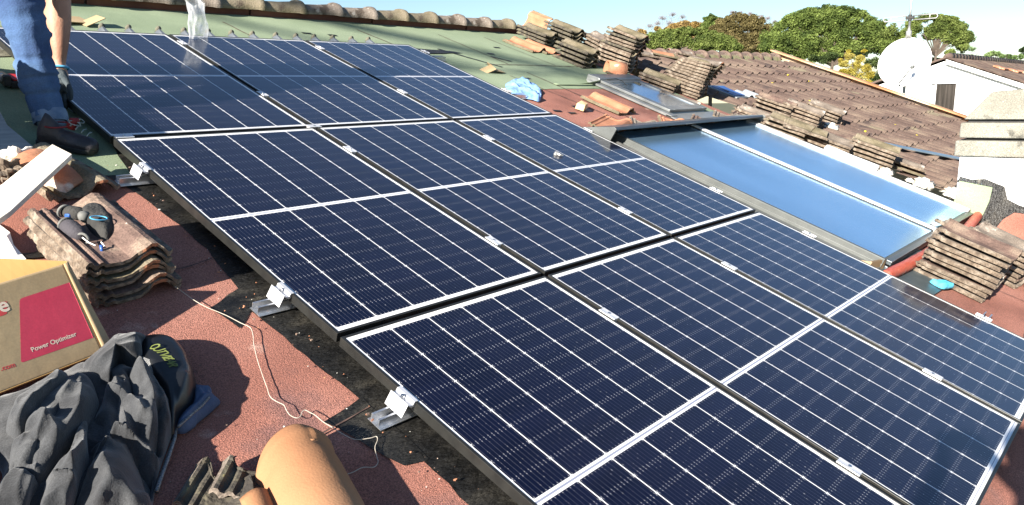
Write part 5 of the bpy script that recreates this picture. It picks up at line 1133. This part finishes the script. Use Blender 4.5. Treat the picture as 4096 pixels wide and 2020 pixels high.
ochre = leafmat('ochre leaves', (.24,.16,.05), (.32,.22,.08), (.38,.28,.13), 1.2)
gold = leafmat('golden leaves', (.28,.23,.03), (.38,.32,.06), (.46,.40,.12), 2.5)
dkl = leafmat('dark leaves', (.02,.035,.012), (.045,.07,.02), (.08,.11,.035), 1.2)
palm_m = leafmat('palm leaves', (.09,.15,.05), (.15,.22,.08), (.22,.30,.12), 1.5)
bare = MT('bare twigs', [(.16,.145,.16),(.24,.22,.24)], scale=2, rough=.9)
def domepts(x0, x1, ytop, ybot, n, r, seed):
    rnd = random.Random(seed); out = []; cx_, w_ = (x0 + x1) / 2, (x1 - x0) / 2 - r * .8
    arc = lambda a: ytop + r * .62 + (1 - math.sqrt(max(0, 1 - a * a * .94))) * (ybot - ytop) * .72
    m_ = max(6, int(w_ * 2.6 / r))
    for i in range(m_):
        a = -1 + 2 * i / (m_ - 1); out.append((cx_ + a * w_, arc(a) + rnd.uniform(-.08, .08) * r, r * rnd.uniform(.62, .8)))
    for i in range(n):
        a = rnd.uniform(-1, 1); yt = arc(a) + r * .35
        y = yt + rnd.random() ** 1.2 * max(0, ybot - r * .6 - yt); out.append((cx_ + a * w_, y, r * rnd.uniform(.75, 1.15)))
    return out
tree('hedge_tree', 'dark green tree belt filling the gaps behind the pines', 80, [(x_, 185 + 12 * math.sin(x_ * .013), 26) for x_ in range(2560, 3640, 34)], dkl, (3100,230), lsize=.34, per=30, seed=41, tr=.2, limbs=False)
tree('stone_pine', 'largest umbrella pine, left of the satellite dish', 50, domepts(3045,3590,14,225,75,44,1) + [(3160,200,36),(3260,225,34),(3420,190,40),(3110,175,34),(3290,180,40),(3330,150,40),(3240,170,38),(3380,180,36),(3340,205,34),(3200,215,30),(3300,228,30)], pine, (3330,240), lsize=.20, per=58, seed=2, tr=.16)
tree('stone_pine', 'umbrella pine right of the antenna mast with a bare underside', 47, domepts(3590,3895,48,180,32,32,3) + [(3850,190,26),(3800,210,22),(3870,150,24),(3560,130,40)], pine2, (3745,200), lsize=.17, per=52, seed=4, tr=.11)
tree('stone_pine', 'low wide pine above the far ridge, left of the brown oak', 62, domepts(2530,2960,104,212,50,34,5), pine2, (2700,215), lsize=.22, per=52, seed=6)
tree('oak_tree', 'brownish autumn oak between the two big pines', 66, domepts(2800,3125,50,215,56,34,7) + [(2990,190,30),(3080,170,30)], oak, (2960,220), lsize=.24, per=48, seed=8)
tree('oak_tree', 'green topped tree between the ochre trees and the oak', 70, domepts(2800,2905,56,130,8,26,9), pine, (2850,160), lsize=.22, per=48, seed=10)
tree('oak_tree', 'ochre autumn tree behind the low wide pine', 74, domepts(2620,2880,80,170,30,28,11) + [(2570,130,20),(2630,115,16)], ochre, (2780,160), lsize=.22, per=38, seed=12)
tree('autumn_shrub', 'bright golden leaved tree below the big pine', 30, [(3400,225,22),(3440,235,24),(3375,255,22),(3420,265,28),(3465,275,26),(3480,300,22),(3400,290,26),(3440,310,28),(3370,285,18),(3470,330,18),(3395,205,10),(3455,205,12),(3362,240,10)], gold, (3420,345), lsize=.06, per=75, seed=13, tr=.05)
tree('evergreen_shrub', 'dark evergreen bush behind the golden tree', 36, [(3510,250,28),(3530,290,30),(3500,320,28),(3540,325,26),(3480,255,24),(3450,215,28),(3560,290,24),(3330,225,26),(3290,240,24),(3250,232,20)], dkl, (3510,340), lsize=.11, per=48, seed=14, tr=.06)
tree('hedge_tree', 'distant green tree row just right of the ridge stacks', 90, [(2410,176,12),(2430,172,12),(2452,172,12),(2472,176,11),(2392,180,10)], pine, (2440,190), lsize=.25, per=30, seed=15, tr=.1)
tree('leafy_bush', 'olive green bush over the neighbour roof near the right edge', 45, [(3950,222,14),(3970,212,15),(3990,215,14),(4010,224,13),(4035,226,13),(4060,228,12),(4085,226,12),(3940,232,10)], palm_m, (3990,240), lsize=.13, per=34, seed=16, tr=.06)
tree('leafy_bush', 'small tree cut by the right edge of the photo', 50, [(4090,200,14),(4105,215,22),(4115,190,22)], dkl, (4110,240), lsize=.14, per=34, seed=17, tr=.08)
tree('leafy_bush', 'green bush below the pine, seen past the dish', 52, [(3730,240,13),(3755,240,12),(3715,250,12)], pine, (3735,255), lsize=.14, per=30, seed=18, tr=.06)
tree('leafy_bush', 'rusty orange bush at the gable tip', 54, [(3815,236,8),(3835,234,9),(3855,236,8)], ochre, (3835,245), lsize=.12, per=26, seed=19, tr=.05)
# bare hazy trees
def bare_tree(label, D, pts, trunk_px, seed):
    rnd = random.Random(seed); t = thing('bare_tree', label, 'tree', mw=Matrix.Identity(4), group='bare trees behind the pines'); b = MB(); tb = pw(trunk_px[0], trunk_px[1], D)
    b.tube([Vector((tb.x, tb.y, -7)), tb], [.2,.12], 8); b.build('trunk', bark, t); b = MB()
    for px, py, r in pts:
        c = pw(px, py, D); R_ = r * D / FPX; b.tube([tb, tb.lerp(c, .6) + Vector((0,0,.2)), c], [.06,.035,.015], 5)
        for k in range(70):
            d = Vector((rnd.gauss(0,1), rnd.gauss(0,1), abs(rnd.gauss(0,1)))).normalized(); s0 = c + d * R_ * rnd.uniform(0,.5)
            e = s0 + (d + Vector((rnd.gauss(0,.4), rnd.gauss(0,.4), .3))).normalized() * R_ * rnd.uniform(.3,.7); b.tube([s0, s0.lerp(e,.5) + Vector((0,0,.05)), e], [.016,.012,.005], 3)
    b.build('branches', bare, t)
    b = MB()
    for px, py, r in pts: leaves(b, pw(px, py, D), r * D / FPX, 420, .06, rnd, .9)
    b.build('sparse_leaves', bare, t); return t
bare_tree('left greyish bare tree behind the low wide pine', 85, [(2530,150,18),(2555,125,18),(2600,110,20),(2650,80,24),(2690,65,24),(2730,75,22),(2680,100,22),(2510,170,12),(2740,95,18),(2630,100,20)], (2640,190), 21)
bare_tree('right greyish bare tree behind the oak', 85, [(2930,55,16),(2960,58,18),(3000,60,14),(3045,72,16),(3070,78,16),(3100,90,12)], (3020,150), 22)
b = MB(); rnd = random.Random(3)
ct = thing('conifer', 'tiny conifer tip poking up behind the ridge tiles', 'tree', mw=Matrix.Identity(4)); tip = pw(1712, 58, 60); bs = tip - Vector((0,0,1.6))
for k in range(60):
    z = rnd.random(); c = tip.lerp(bs, z); a_ = rnd.uniform(0, 6.28); r_ = .12 + .5 * z; b.tube([c, c + Vector((math.cos(a_) * r_, math.sin(a_) * r_, .12))], [.03,.008], 4)
tip2 = pw(1745, 70, 60)
for k in range(30):
    z = rnd.random(); c = tip2 - Vector((0,0,z)); a_ = rnd.uniform(0, 6.28); r_ = .08 + .4 * z; b.tube([c, c + Vector((math.cos(a_) * r_, math.sin(a_) * r_, .12))], [.03,.008], 4)
b.build('needles', dkl, ct); b = MB(); b.tube([Vector((tip.x,tip.y,-7)), tip], [.15,.02], 6); b.build('trunk', bark, ct)
# bare tree out of frame on the sunny side: its branches throw the soft shadows on the green felt
sh_t = thing('bare_tree', 'bare tree out of frame to the left whose branches shade the green felt', 'tree', mw=Matrix.Identity(4)); rnd = random.Random(31)
tg = ROOF @ AT(2190, 288) - SUNV * 24; b = MB(); tk = tg + Vector((-1, 7.5, -1)); b.tube([Vector((tk.x, tk.y, -7)), tk], [.2,.14], 10); b.build('trunk', bark, sh_t, smooth=True)
b = MB(); rv_ = Vector((RT.x, RT.y * CT, RT.y * ST)).normalized()
for k in range(3):
    a = tg + Vector((0, .5 * k - 1.1, .22 * k - .45)); c = a - (ROOF.to_3x3() @ Vector((1, -.2 * k + .3, 0))) * rnd.uniform(-1.4, 1.4); d = a + (ROOF.to_3x3() @ Vector((1, .35, 0))) * rnd.uniform(.6, 1.3)
    b.tube([tk, tk.lerp(c, .7), c, a, d], [.07, .05, .04, .035, .02], 6)
    for j in range(8):
        q = c.lerp(d, rnd.random()); b.tube([q, q + Vector((rnd.gauss(0,.3), rnd.gauss(0,.3), rnd.gauss(0,.2)))], [.03, .012], 5)
b.build('branches', bark, sh_t, smooth=True)
# palm
pt = thing('palm_tree', 'small fan palm beyond the gable of the neighbour house', 'palm', mw=Matrix.Identity(4)); c = pw(3885, 218, 44); b = MB(); rnd = random.Random(5)
for k in range(46):
    a_ = rnd.uniform(0, 6.28); el = rnd.uniform(-.5, 1.3); d = Vector((math.cos(a_) * math.cos(el), math.sin(a_) * math.cos(el), math.sin(el))); L_ = rnd.uniform(.35, .6); e = c + d * L_ * .6
    sdv = d.cross(Vector((0,0,1))).normalized()
    for j in range(-4, 5):
        dd = (d + sdv * j * .16 - Vector((0,0,.04 * abs(j)))).normalized(); w_ = sdv * .012; tipp = e + dd * L_ * .6 - Vector((0,0,.06)); b.add([e - w_, e + w_, tipp], [(0,1,2)])
b.build('fronds', palm_m, pt); b = MB(); b.tube([Vector((c.x,c.y,-7)), c], [.16,.12], 10); b.build('trunk', bark, pt)

bpy.context.view_layer.update()
